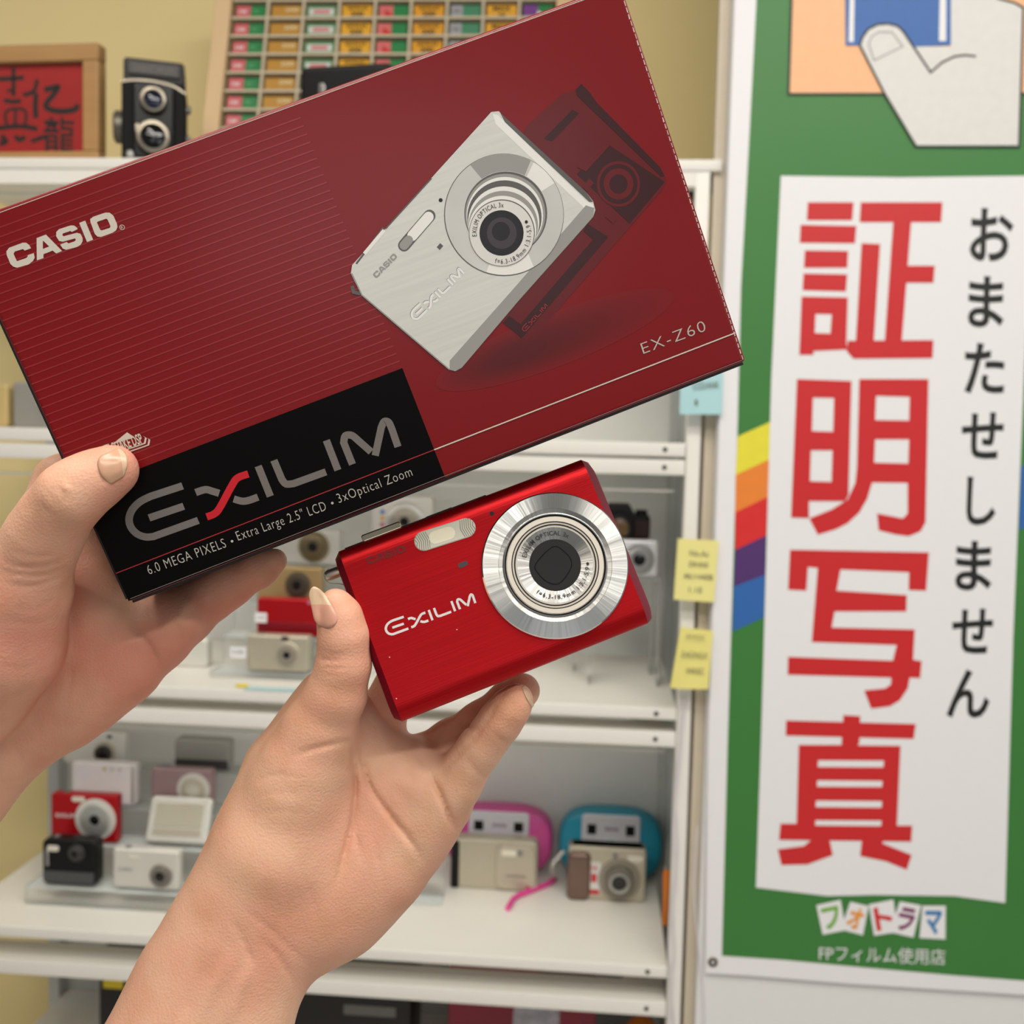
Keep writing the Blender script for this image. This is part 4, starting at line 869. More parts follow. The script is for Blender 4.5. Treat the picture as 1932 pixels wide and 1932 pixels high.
# rotate brushing along the pictured camera
mpn = [n_ for n_ in PS.node_tree.nodes if n_.type == 'MAPPING'][0]; mpn.inputs['Rotation'].default_value = (0, 0, R_(-26))
PD = mat('print_dark_grey', (92, 90, 88), .35); PM = mat('print_mid_grey', (150, 148, 144), .35); PLt = mat('print_light_grey', (230, 229, 224), .35); PK = mat('print_black', (22, 18, 20), .3)
m = MB()
outl = smoothpath([(770, 145), (500, 443), (152, 825), (146, 862), (165, 902), (195, 960), (585, 1290), (610, 1297), (640, 1280), (890, 985), (1222, 612), (1232, 580), (1222, 542), (1190, 500), (830, 168), (803, 142)], 1, True)
m.poly(F.pts(outl, ZP), 4.5 * u, PS)
m.poly(F.pts([(585, 1290), (610, 1297), (640, 1280), (890, 985), (1222, 612), (1228, 572), (1190, 560), (860, 940), (585, 1250)], ZP), 4.8 * u, PM)
m.poly(F.pts([(808, 146), (830, 168), (1190, 500), (1222, 545), (1205, 545), (830, 190)], ZP), 4.9 * u, PD)
m.poly(F.pts([(775, 152), (800, 160), (1190, 540), (1222, 556), (1225, 575), (1180, 570), (790, 200)], ZP), 4.7 * u, PLt)
for q in ([(200, 770), (288, 665), (300, 676), (212, 780)],): m.poly(F.pts(q, ZP), 5 * u, PLt)
m.ribbon(F.pts([(505, 440), (300, 665)], ZP), .0004, 5 * u, PD); m.ribbon(F.pts([(290, 660), (170, 820)], ZP), .0006, 4.95 * u, PD)
m.ribbon(F.pts([(150, 862), (195, 958), (585, 1290)], ZP), .0004, 5 * u, PM)
m.tube([(F.pts([(150, 925)], ZP)[0][0], F.pts([(150, 925)], ZP)[0][1], 4 * u)] * 1 + [(F.pts([(185, 950)], ZP)[0][0], F.pts([(185, 950)], ZP)[0][1], 4 * u)], .00005, PD, 4)
m.ribbon(F.pts([(152, 918), (158, 945), (188, 952)], ZP), .0011, 4.2 * u, PD)
def ell(cx, cy, rx, ry, n=56, a0=0, a1=360): return [(cx + rx * math.cos(R_(a0 + (a1 - a0) * i / n)), cy + ry * math.sin(R_(a0 + (a1 - a0) * i / n))) for i in range(n)]
RINGM = mat('print_ring', (198, 197, 192), .3, var=.2, scale=40)
stack = [(826, 602, 266, 272, PD), (827, 601, 263, 269, RINGM), (834, 596, 184, 186, PD), (832, 600, 178, 180, PM), (830, 606, 170, 172, PLt), (828, 614, 165, 165, PD), (827, 619, 162, 160, PM), (825, 634, 158, 158, PLt), (823, 650, 154, 154, PM), (819, 668, 150, 150, PLt), (817, 682, 146, 148, PD), (816, 684, 143, 145, mat('print_face', (216, 214, 208), .3)), (815, 683, 98, 101, PK), (816, 684, 66, 70, mat('print_lens', (46, 30, 38), .2)), (812, 676, 40, 42, PK)]
for k, (x, y, rx, ry, c) in enumerate(stack): m.poly(F.pts(ell(x, y, rx, ry), ZP), (5.2 + .3 * k) * u, c)
# sectors of tone on the pictured ring
for a0, a1, c in ((235, 300, PD), (300, 330, PLt), (60, 110, PLt), (150, 200, PLt)): 
    o_ = ell(827, 601, 262, 268, 20, a0, a1); i_ = ell(834, 596, 186, 188, 20, a0, a1)
    m.poly(F.pts(o_ + i_[::-1], ZP), 5.55 * u, PM if c is PD else c)
zt = 10 * u
fc = F.pts([(816, 684)], ZP)[0]; rtx = Vector(F.pts([(937, 684)], ZP)[0]) - Vector(fc); r_t = rtx.length
def la(px, py): q_ = F.pts([(px, py)], ZP)[0]; return math.atan2(q_[1] - fc[1], q_[0] - fc[0])
def unw(a, b, cw):
    while cw and b > a: b -= 2 * math.pi
    while not cw and b < a: b += 2 * math.pi
    return a, b
arc_text(m, 'EXILIM OPTICAL 3x', fc, r_t, *unw(la(692, 700), la(826, 562), True), .0015, zt, PK)
arc_text(m, 'f=6.3-18.9mm 1:3.1-5.9', fc, r_t, *unw(la(788, 800), la(937, 645), False), .0015, zt, PK, inward=True)
m.disc(*F.pts([(925, 634)], ZP)[0], .0005, zt, PK, 16); m.disc(*F.pts([(545, 537)], ZP)[0], .00062, 5 * u, PK, 20)
m.ribbon(F.pts([(534, 752), (550, 734)], ZP), .0013, 5 * u, PD)
fl = [Vector(p) for p in F.pts([(382, 738), (496, 606)], ZP)]; dd = (fl[1] - fl[0]).normalized(); n2 = Vector((-dd.y, dd.x))
def bar(a, b, w_, n=8):
    t_ = (b - a).normalized(); q_ = Vector((-t_.y, t_.x)); out = []
    for k in range(n + 1): an = -math.pi / 2 + math.pi * k / n; out.append(tuple(b + t_ * math.cos(an) * w_ / 2 + q_ * math.sin(an) * w_ / 2))
    for k in range(n + 1): an = math.pi / 2 + math.pi * k / n; out.append(tuple(a + t_ * math.cos(an) * w_ / 2 + q_ * math.sin(an) * w_ / 2))
    return out
m.poly(bar(fl[0], fl[1], .0037), 5 * u, PD); m.poly(bar(fl[0] + dd * .004, fl[1] - dd * .0005, .0032), 5.3 * u, PLt); m.poly(bar(fl[0], fl[0] + dd * .0022, .0028), 5.5 * u, PM)
casio(m, F.pts([(258, 886)], ZP)[0], F.pts([(352, 792)], ZP)[0], 5 * u, PM)
exilim(m, F.pts([(448, 1066)], ZP)[0], F.pts([(652, 862)], ZP)[0], 5 * u, PLt, wk=1.25); exilim(m, F.pts([(446, 1064)], ZP)[0], F.pts([(650, 860)], ZP)[0], 4.9 * u, PM, wk=1.5)
m.build('printed_camera_picture', box)['label'] = 'printed picture of a silver compact camera'
# worn white edges and lid seams
m = MB(); WE = mat('worn_card_edge', (206, 196, 186), .8)
yy = -BH / 2 + .0012
for k in range(60):
    h_ = BH / 60
    y0 = -BH / 2 + .001 + k * (BH - .002) / 60; w_ = random.choice((.0001, .00016, .00022, .0003))
    m.poly([(BW / 2 - .0009 - w_, y0), (BW / 2 - .0008, y0), (BW / 2 - .0008, y0 + h_ * .7), (BW / 2 - .0009 - w_ * .6, y0 + h_ * .75)], .8 * u, WE)
m.poly([(-BW / 2 + .0006, BH / 2 - .0013), (BW / 2 - .001, BH / 2 - .0013), (BW / 2 - .001, BH / 2 - .0011), (-BW / 2 + .0006, BH / 2 - .0011)], .8 * u, WE)
m.build('worn_edge', box)['label'] = 'pale worn cardboard edges'
m = MB(); SEAM = mat('seam_grey', (120, 110, 108), .4)
for k, (yy, zz_) in enumerate(((-BH / 2 + .0009, u * 3), )): m.poly([(-BW / 2 + .001, yy - .0001), (BW / 2 - .001, yy - .0001), (BW / 2 - .001, yy + .0001), (-BW / 2 + .001, yy + .0001)], zz_, SEAM)
m.build('lid_seam', box)
# second wall of the lid, a hair larger and lower than the front panel
m = MB(); m.box(-BW / 2 + .0008, BW / 2 - .0008, -BH / 2 - .0009, -BH / 2 - .0001, -BD + .001, -.0016, mat('dark_inner_card', (30, 18, 20), .4, coat=.2)); m.build('bottom_flap', box)
m = MB(); m.box(-BW / 2 - .0008, -BW / 2 - .0001, -BH / 2 + .001, BH / 2 - .001, -BD + .001, -.0016, mat('dark_inner_card', (30, 18, 20))); m.build('side_flap', box)

# ---------------------------------------------------------------- the red camera in the lower hand
CMM = c2w([[.9297, .3654, -.0466], [-.3542, .9215, .1593], [.1012, -.1316, .9861]], (-.00559, .0246, .35248))
K = Face(CMM); CW, CH, CDp = .0888, .0603, .0200
kam = empty('red_compact_camera', None, 'red metal compact camera with large silver lens ring, held in hand', 'camera', mw=CMM)
BRUSH = mat('brushed_red_metal', (178, 8, 18), .34, .72, var=.30, scale=60, stretch=(.45, 32, 32), bump=.06)
SIDE = mat('anodised_red_side', (140, 14, 46), .55, .95, var=.05)
def prof(y0, y1, z0, z1, rf, rb, n=7):
    out = []
    for (cy, cz, r, a0) in ((y1 - rf, z1 - rf, rf, 0), (y1 - rb, z0 + rb, rb, 270), (y0 + rb, z0 + rb, rb, 180), (y0 + rf, z1 - rf, rf, 90)):
        for k in range(n + 1):
            a = R_(a0 + 90 - 90 * k / n) if True else 0
            out.append((cy + r * math.sin(R_(90 * (1 - k / n))) , cz + r * math.cos(R_(90 * (1 - k / n)))) if False else None)
    return out
def loop(x, i, z1, z0, rf=.0065, rb=.004):
    y0, y1 = -CH / 2 + i, CH / 2 - i; pts = []
    def arc(cy, cz, r, a0, a1, n=8):
        for k in range(n + 1):
            a = R_(a0 + (a1 - a0) * k / n); pts.append((x, cy + r * math.cos(a), cz + r * math.sin(a)))
    pts.append((x, y1 - rf - .0012, z1 - rf * .62 + rf)); arc(y1 - rf, z1 - rf * .62, rf, 90, 0); arc(y1 - rb, z0 + rb, rb, 0, -90); arc(y0 + rb, z0 + rb, rb, -90, -180); arc(y0 + rf, z1 - rf * .62, rf, 180, 90); pts.append((x, y0 + rf + .0012, z1 - rf * .62 + rf))
    # flatten the front roll so it stays shallow
    return [(a, b, z1 - rf * .62 + (c - (z1 - rf * .62)) * .62 if c > z1 - rf * .62 else c) for a, b, c in pts]
m = MB()
m.loft([loop(-CW / 2, 0, 0, -CDp), loop(CW / 2 - .001, 0, 0, -CDp)], BRUSH, cap=False)
m.build('body_shell', kam, sharp=45)
m = MB()
m.loft([loop(-CW / 2, 0, 0, -CDp), loop(-CW / 2 - .0022, .0018, -.0032, -CDp + .002, .005, .003), loop(-CW / 2 - .0026, .0035, -.006, -CDp + .004, .004, .003)], SIDE, cap=False)
m.add(loop(-CW / 2 - .0026, .0035, -.006, -CDp + .004, .004, .003), [tuple(range(38))], SIDE)
m.build('left_end_cap', kam, sharp=25)
m = MB()
m.loft([loop(CW / 2 + .0030, .0035, -.0085, -CDp + .004, .004, .003), loop(CW / 2 + .0018, .001, -.0055, -CDp + .001, .005, .003), loop(CW / 2 - .001, 0, 0, -CDp)], SIDE, cap=False)
m.add(loop(CW / 2 + .0030, .0035, -.0085, -CDp + .004, .004, .003), [tuple(range(37, -1, -1))], SIDE)
m.build('right_end_cap', kam, sharp=25)
rx_, ry_ = K(1047, 1066.5); RR = .0246
TURN = radial_metal('turned_aluminium', (206, 207, 204), .40, 1.0); TURN2 = radial_metal('turned_inner', (198, 197, 193), .42, 1.0); WHT = mat('cream_ring', (222, 214, 200), .35, .25); CHR = mat('chrome_edge', (228, 228, 228), .08, 1.0)
def local(name, mb, par=kam): o = mb.build(name, par, sharp=18); o.location = (rx_, ry_, 0); return o
ro = local('lens_ring', MB().lathe([(RR, -.0012), (RR, .0010), (RR - .0004, .0014)], CHR, n=96, cap=False).lathe([(RR - .0004, .0014), (.0190, .0017)], TURN, n=96, cap=False).lathe([(.0190, .0017), (.0189, .0015), (.0176, .0012)], TURN2, n=96, cap=False).lathe([(.0176, .0012), (.0172, .0018), (.0169, .0018), (.0169, -.002)], CHR, n=96, cap=False)); ro['label'] = 'large turned silver ring'
bo = local('lens_barrel', MB().ring(0, 0, .0150, .0171, .0004, BLACK, 72).lathe([(.0164, -.002), (.0164, .0012), (.0161, .0016), (.0147, .0016)], WHT, n=72, cap=False).lathe([(.0147, .0016), (.0146, .0011), (.0144, .0011), (.0143, .0015), (.0138, .0015), (.0137, .0009), (.0134, .0009), (.0133, .0014), (.0127, .0014)], mat('groove_cream', (206, 198, 186), .35, .3), n=72, cap=False)
           .ring(0, 0, .01435, .0146, .00165, BLACK).ring(0, 0, .01335, .0137, .00155, BLACK))
fo = MB().lathe([(.0127, .0014), (.0087, .0006)], TURN2, n=72, cap=False).build('lens_face', bo); fo.location = (0, 0, 0)
m = MB().lathe([(.0088, .0005), (.0001, .0005)], mat('lens_cover_black', (24, 24, 25), .3), n=60, cap=False)
apt = smoothpath([(-.0060, .0026), (.0016, .0060), (.0046, .0030), (.0056, -.0006), (.0040, -.0034), (-.0010, -.0062), (-.0044, -.0044), (-.0062, -.0008)], 4, True)
m.ribbon(apt, .00035, .0006, mat('cover_edge', (14, 14, 15), .15), closed=True)
m.poly(apt, .00055, mat('cover_blade', (34, 34, 35), .22, coat=.2)); m.build('lens_shutter', bo)
m = MB(); c0 = (0, 0)
def lk(px, py): q_ = K(px, py); return math.atan2(q_[1] - ry_, q_[0] - rx_)
arc_text(m, 'EXILIM OPTICAL 3x', c0, .0107, *unw(lk(986, 1052), lk(1076, 1008), True), .00155, .00135, INK, offset=.012)
arc_text(m, 'f=6.3-18.9mm 1:3.1-5.9', c0, .0107, *unw(lk(1011, 1119), lk(1113, 1070), False), .00155, .00135, INK, inward=True, offset=.012)
a_ = lk(1110, 1064); m.disc(.0108 * math.cos(a_), .0108 * math.sin(a_), .00045, .00135, INK, 16)
m.build('ring_lettering', bo)['label'] = 'small black lettering around the lens'
# flash
fa, fb = [Vector(K(*p)) for p in ((800, 1021), (879, 996))]; fd = (fb - fa).normalized()
m = MB(); o2 = bar(fa, fb, .0066, 10)
m.loft([[(x, y, zq) for x, y in (bar(fa, fb, w_, 10))] for zq, w_ in ((-.001, .0066), (.0002, .0066), (.0005, .0060))], FLASHG); fo_ = m.build('flash', kam)
m = MB(); n2 = Vector((-fd.y, fd.x))
for k in range(7):
    for s, base in ((1, fa - fd * .0026), (-1, fb + fd * .0026)):
        c = base + fd * s * .0007 * k; hw = .0029 if k > 1 else .0016 + .0009 * k
        m.ribbon([tuple(c - n2 * hw - fd * s * .0004), tuple(c + fd * s * .0003), tuple(c + n2 * hw - fd * s * .0004)], .00022, .00056, mat('flash_groove', (150, 148, 138), .2, .3))
m.poly(bar(fa + fd * .004, fb - fd * .006, .0044, 6), .00057, mat('flash_tube', (246, 240, 214), .12, .1)); m.build('flash_grooves', fo_)
m = MB(); m.disc(*K(928, 969), .00075, .00012, PK, 24); m.build('microphone_hole', kam)
la_, lb_ = [Vector(K(*p)) for p in ((869, 1067), (878, 1063))]
m = MB(); m.poly(bar(la_, lb_, .0017, 6), .00012, mat('indicator_grey', (70, 62, 66), .25)); m.build('indicator_lamp', kam)
m = MB(); exilim(m, K(741, 1199), K(899, 1138), .00012, mat('inlaid_silver', (232, 226, 224), .25, .4), wk=1.0); m.build('front_logo', kam)['label'] = 'inlaid silver lettering on the red front'
m = MB(); casio(m, K(693, 1066), K(765, 1042), .00012, mat('engraved_red', (112, 10, 14), .5, .3)); m.build('engraved_name', kam)['label'] = 'dark engraved maker name'
# top controls
t0, t1 = K(679, 1012, -.006)[0], K(757, 985, -.006)[0]
m = MB(); m.slab((t0 + t1) / 2, CH / 2 + .0010, t1 - t0 - .0008, .0026, -.0115, -.0030, .0008, .0004, mat('chrome_button', (214, 206, 180), .16, 1.0)); m.build('shutter_button', kam)
m = MB(); m.box(t0 - .006, t1 + .03, CH / 2 - .0005, CH / 2 + .00025, -.0145, -.0035, BLACK); m.build('top_plate', kam)
t2, t3 = K(800, 970, -.006)[0], K(852, 953, -.006)[0]
m = MB(); m.slab((t2 + t3) / 2, CH / 2 + .0002, t3 - t2, .0012, -.0115, -.0055, .0005, .0003, CHR); m.build('power_button', kam)
lx0 = -CW / 2 - .0026
ly_ = K(620, 1086, -.010)[1]
m = MB(Matrix.Translation((lx0 + .0006, ly_, -.0100)) @ Matrix.Rotation(R_(-90), 4, 'Y')); m.lathe([(.0020, 0), (.0020, .0042), (.0016, .0054), (.0001, .0056)], mat('nickel', (226, 220, 204), .32, 1.0), n=24); so = m.build('strap_pin', kam)
m = MB(); m.tube(smoothpath([(lx0 - .003, ly_ + .0022, -.010), (lx0 - .0052, ly_ + .001, -.010), (lx0 - .0048, ly_ - .0022, -.010), (lx0 - .001, ly_ - .0042, -.010), (lx0 + .0012, ly_ - .0062, -.009)], 5), .00022, mat('clear_thread', (190, 180, 160), .3), 6); m.build('thread_loop', so)
CHIP = mat('bare_metal_chip', (236, 214, 206), .3, .6)
for px, py in ((735, 1240), (748, 1318), (1186, 1040), (862, 1188)):
    q_ = K(px, py); MB().disc(q_[0], q_[1], .0002, .0001, CHIP, 10).build('paint_chip', kam)

# ---------------------------------------------------------------- hands: one continuous skin each, grown from bones and flesh
def smin(a, b, k):
    h = np.maximum(k - np.abs(a - b), 0) / k
    return np.minimum(a, b) - h * h * k * .25
def surface_nets(vol):
    S = vol < 0; nx, ny, nz = vol.shape
    acc = np.zeros((nx - 1, ny - 1, nz - 1, 3), np.float32); cnt = np.zeros((nx - 1, ny - 1, nz - 1), np.float32)
    cr = [(0, 0, 0), (1, 0, 0), (0, 1, 0), (1, 1, 0), (0, 0, 1), (1, 0, 1), (0, 1, 1), (1, 1, 1)]
    sl = lambda a, o: a[o[0]:nx - 1 + o[0], o[1]:ny - 1 + o[1], o[2]:nz - 1 + o[2]]
    for i in range(8):
        for j in range(i + 1, 8):
            d = [abs(cr[i][k] - cr[j][k]) for k in range(3)]
            if sum(d) != 1: continue
            a, b = sl(vol, cr[i]), sl(vol, cr[j]); x = (a < 0) != (b < 0)
            t = np.where(x, a / np.where(x, a - b, 1), 0)
            for k in range(3): acc[..., k] += np.where(x, cr[i][k] + (cr[j][k] - cr[i][k]) * t, 0)
            cnt += x
    act = cnt > 0; idx = -np.ones(act.shape, np.int64); idx[act] = np.arange(act.sum())
    g = np.argwhere(act); V = g + acc[act] / cnt[act][:, None]; faces = []
    for ax in range(3):
        u_, v_ = (ax + 1) % 3, (ax + 2) % 3
        A = [slice(1, -1)] * 3; A[ax] = slice(0, vol.shape[ax] - 1); B = list(A); B[ax] = slice(1, vol.shape[ax])
        sa, sb = S[tuple(A)], S[tuple(B)]; pos = np.argwhere(sa != sb)
        if not len(pos): continue
        flip = sa[tuple(pos.T)]; pos = pos + np.array([0 if k == ax else 1 for k in range(3)])
        q = []
        for du, dv_ in ((-1, -1), (0, -1), (0, 0), (-1, 0)):
            p = pos.copy(); p[:, u_] += du; p[:, v_] += dv_; q.append(idx[tuple(p.T)])
        q = np.stack(q, 1); q[~flip] = q[~flip][:, ::-1]; faces.append(q)
    return V, np.concatenate(faces)
def poly_sd(X, Y, poly):                     # signed distance in pixels, positive inside
    d = np.full(X.shape, 1e9); inside = np.zeros(X.shape, bool); n = len(poly)
    for i in range(n):
        (ax, ay), (bx_, by_) = poly[i], poly[(i + 1) % n]; ex, ey = bx_ - ax, by_ - ay
        t = np.clip(((X - ax) * ex + (Y - ay) * ey) / (ex * ex + ey * ey), 0, 1)
        d = np.minimum(d, (X - ax - t * ex) ** 2 + (Y - ay - t * ey) ** 2)
        c_ = ((ay > Y) != (by_ > Y)) & (X < (bx_ - ax) * (Y - ay) / (by_ - ay + 1e-12) + ax); inside ^= c_
    d = np.sqrt(d); return np.where(inside, d, -d)
def seg_d(X, Y, pts):
    d = np.full(X.shape, 1e9); w = np.zeros(X.shape); s0 = 0
    tot = sum(math.hypot(b[0] - a[0], b[1] - a[1]) for a, b in zip(pts[:-1], pts[1:]))
    for (ax, ay), (bx_, by_) in zip(pts[:-1], pts[1:]):
        ex, ey = bx_ - ax, by_ - ay; t = np.clip(((X - ax) * ex + (Y - ay) * ey) / (ex * ex + ey * ey + 1e-9), 0, 1)
        dn = (X - ax - t * ex) ** 2 + (Y - ay - t * ey) ** 2; l = math.hypot(ex, ey); sp = s0 + t * l; s0 += l
        w = np.where(dn < d, np.clip(np.minimum(sp, tot - sp) / (.3 * tot), 0, 1), w); d = np.minimum(d, dn)
    return np.sqrt(d), w
def grow(name, label, ext, prims, folds, vs=.00085, skin=None):
    x0, x1, y0, y1, d0, d1 = ext             # px, px, depth
    dm = d1; lo = np.array([(x0 - 966) / FPX * (d1 if x0 < 966 else d0), (y0 - 966) / FPX * (d1 if y0 < 966 else d0), d0]); hi = np.array([(x1 - 966) / FPX * (d1 if x1 > 966 else d0), (y1 - 966) / FPX * (d1 if y1 > 966 else d0), d1])
    n = np.ceil((hi - lo) / vs).astype(int) + 1
    ax = [lo[k] + np.arange(n[k]) * vs for k in range(3)]
    Xc, Yc, Zc = np.meshgrid(*[a.astype(np.float32) for a in ax], indexing='ij')
    PXg = Xc / Zc * FPX + 966; PYg = Yc / Zc * FPX + 966
    st = 2.0; gx = np.arange(x0 - 260, x1 + 260, st); gy = np.arange(y0 - 260, y1 + 260, st); GX, GY = np.meshgrid(gx, gy, indexing='ij')
    def sample(Mp):
        fx = np.clip((PXg - gx[0]) / st, 0, len(gx) - 1.001); fy = np.clip((PYg - gy[0]) / st, 0, len(gy) - 1.001); i = fx.astype(np.int32); j = fy.astype(np.int32); fx = fx - i; fy = fy - j
        return (Mp[i, j] * (1 - fx) * (1 - fy) + Mp[i + 1, j] * fx * (1 - fy) + Mp[i, j + 1] * (1 - fx) * fy + Mp[i + 1, j + 1] * fx * fy).astype(np.float32)
    vol = np.full(Xc.shape, .05, np.float32)
    for pr in prims:
        if pr[0] == 'chain':
            _, k, pts = pr; dd_ = None
            Q = [np.array([(x - 966) / FPX * d, (y - 966) / FPX * d, d]) for x, y, d, r in pts]
            for i in range(len(pts) - 1):
                a, b = Q[i], Q[i + 1]; e = b - a; ra, rb = pts[i][3], pts[i + 1][3]
                t = np.clip(((Xc - a[0]) * e[0] + (Yc - a[1]) * e[1] + (Zc - a[2]) * e[2]) / float(e @ e), 0, 1)
                s = np.sqrt((Xc - a[0] - t * e[0]) ** 2 + (Yc - a[1] - t * e[1]) ** 2 + (Zc - a[2] - t * e[2]) ** 2) - (ra + (rb - ra) * t)
                dd_ = s if dd_ is None else smin(dd_, s, .003)
            vol = smin(vol, dd_, k)
        else:
            _, k, poly, zc, T, Rm = pr
            poly = smoothpath(poly, 4, True)
            sd = sample(poly_sd(GX, GY, poly)) * Zc / FPX
            q = np.abs(Zc - (zc[0] + zc[1] * (PXg - zc[3]) + zc[2] * (PYg - zc[4]))) * (Rm / T)
            a = np.maximum(Rm - sd, 0)
            s = (np.sqrt(a * a + q * q) - Rm) * min(1, T / Rm)
            vol = smin(vol, s.astype(np.float32), k)
    fm = np.zeros(GX.shape)
    for amp, w_, pts in folds: sd_, wt_ = seg_d(GX, GY, smoothpath(pts, 5)); fm += amp * wt_ * np.exp(-(sd_ / w_) ** 2)
    vol = vol + sample(fm)
    V, Fq = surface_nets(vol)
    V = V * vs + lo
    org = V.mean(0)
    Rm_ = np.array([[CR[i], CD[i], CF[i]] for i in range(3)])
    Wd = (Rm_ @ V.T).T + np.array(CAM0); og_ = Wd.mean(0)
    me = bpy.data.meshes.new(name); me.from_pydata((Wd - og_).tolist(), [], Fq.tolist())
    bm = bmesh.new(); bm.from_mesh(me)
    for _ in range(2): bmesh.ops.smooth_vert(bm, verts=bm.verts, factor=.5, use_axis_x=True, use_axis_y=True, use_axis_z=True)
    bmesh.ops.recalc_face_normals(bm, faces=bm.faces); bm.to_mesh(me)
    bvh = BVHTree.FromBMesh(bm); bm.free()
    me.materials.append(skin); me.polygons.foreach_set('use_smooth', [True] * len(me.polygons))
    o = bpy.data.objects.new(name, me); C.objects.link(o); o.location = og_; tag(o, label, 'person')
    return o, bvh, Vector(og_)
def nail(hand, quad, mats, split=.75, off=.00025, N=14, arch=.00035, lab=None):
    o, bvh, og_ = hand; q = [Vector(p) for p in quad]; vs = []; last = None     # base-left, base-right, tip-right, tip-left
    grid = []
    for j in range(N + 1):
        row = []
        for i in range(N + 1):
            u_, v_ = i / N, j / N
            u2 = .5 + (u_ - .5) * ((1 if v_ < .75 else 1 - .35 * ((v_ - .75) / .25) ** 2) * (1 if v_ > .22 else 1 - .28 * ((.22 - v_) / .22) ** 2)); v2 = v_ - .10 * (abs(u_ - .5) * 2) ** 2 * (1 if v_ > .5 else -1) * abs(v_ - .5) * 2
            p = (q[0] * (1 - u2) + q[1] * u2) * (1 - v2) + (q[3] * (1 - u2) + q[2] * u2) * v2
            d = ray(p.x, p.y); h = bvh.ray_cast(CAM0 - og_, d.normalized())
            row.append((d.normalized(), None if h[0] is None else h[3], u_, v_))
        grid.append(row)
    hits = [h[1] for r in grid for h in r if h[1]]; mean = sorted(hits)[len(hits) // 2]
    D = [[(h[1] if h[1] and abs(h[1] - mean) < .004 else mean + .0008) for h in r] for r in grid]
    for _ in range(6):
        D2 = [r[:] for r in D]
        for j in range(N + 1):
            for i in range(N + 1):
                nb = [D[a][b_] for a, b_ in ((j - 1, i), (j + 1, i), (j, i - 1), (j, i + 1)) if 0 <= a <= N and 0 <= b_ <= N]; D2[j][i] = .5 * D[j][i] + .5 * sum(nb) / len(nb)
        D = D2
    for j in range(N + 1):
        for i in range(N + 1):
            dr, _, u_, v_ = grid[j][i]; e = min(u_, 1 - u_, v_ * 1.5) ; lift = off * (min(1, e * 5) - .35) + arch * (1 - (2 * u_ - 1) ** 2)
            vs.append(CAM0 + dr * (D[j][i] - lift) - og_)
    mb = MB(); n = N + 1
    mb.add(vs, [(j * n + i, j * n + i + 1, (j + 1) * n + i + 1, (j + 1) * n + i) for j in range(int(N * split)) for i in range(N)], mats[0])
    k1 = mb.m(mats[1])
    for j in range(int(N * split), N):
        for i in range(N): mb.f.append([j * n + i, j * n + i + 1, (j + 1) * n + i + 1, (j + 1) * n + i]); mb.mi.append(k1)
    ob = mb.build('fingernail', o, sharp=180)
    md = ob.modifiers.new('thick', 'SOLIDIFY'); md.thickness = .0003; md.offset = 0
    if lab: ob['label'] = lab
    return ob
def skinmat(name, base, dark, flush):
    m_ = bpy.data.materials.new(name); m_.use_nodes = True; nt = m_.node_tree; b = nt.nodes['Principled BSDF']; L = nt.links.new
    tc = nt.nodes.new('ShaderNodeTexCoord')
    def noise(sc, det=3):
        n_ = nt.nodes.new('ShaderNodeTexNoise'); n_.inputs['Scale'].default_value = sc; n_.inputs['Detail'].default_value = det; L(tc.outputs['Object'], n_.inputs['Vector']); return n_
    def mix(a, c, f):
        x = nt.nodes.new('ShaderNodeMix'); x.data_type = 'RGBA'; L(f, x.inputs[0])
        if isinstance(a, tuple): x.inputs[6].default_value = (*a, 1)
        else: L(a, x.inputs[6])
        x.inputs[7].default_value = (*c, 1); return x.outputs[2]
    def ramp(src, lo_, hi_):
        r = nt.nodes.new('ShaderNodeMapRange'); r.inputs[1].default_value = lo_; r.inputs[2].default_value = hi_; L(src, r.inputs[0]); return r.outputs[0]
    n1, n2_, n3 = noise(26), noise(70), noise(900, 2)
    c = mix(lin(base), lin(flush), ramp(n1.outputs[0], .40, .66)); 
    sc2 = nt.nodes.new('ShaderNodeMath'); sc2.operation = 'MULTIPLY'; sc2.inputs[1].default_value = .45; L(ramp(n2_.outputs[0], .5, .75), sc2.inputs[0])
    c = mix(c, lin(dark), sc2.outputs[0]); L(c, b.inputs['Base Color'])
    b.inputs['Roughness'].default_value = .5; b.inputs['Specular IOR Level'].default_value = .35
    b.inputs['Subsurface Weight'].default_value = .25; b.inputs['Subsurface Radius'].default_value = (.004, .0016, .0009); b.inputs['Subsurface Scale'].default_value = .7
    vo = nt.nodes.new('ShaderNodeTexVoronoi'); vo.inputs['Scale'].default_value = 1100; L(tc.outputs['Object'], vo.inputs['Vector'])
    ad = nt.nodes.new('ShaderNodeMath'); ad.operation = 'ADD'; L(vo.outputs['Distance'], ad.inputs[0]); L(n3.outputs[0], ad.inputs[1])
    bp = nt.nodes.new('ShaderNodeBump'); bp.inputs['Strength'].default_value = .34; bp.inputs['Distance'].default_value = .0003; L(ad.outputs[0], bp.inputs['Height']); L(bp.outputs[0], b.inputs['Normal'])
    return m_
SK1 = skinmat('ruddy_skin', (222, 174, 146), (198, 140, 108), (218, 150, 128)); SK2 = skinmat('tan_skin', (230, 182, 152), (204, 150, 108), (226, 162, 136))
NL = mat('nail_pink', (214, 156, 134), .22, var=.04, sss=.1); NT = mat('nail_tip', (218, 184, 152), .25, sss=.1); NL2 = mat('nail_beige', (206, 158, 128), .25, var=.06, sss=.1)
mm = lambda *a: a
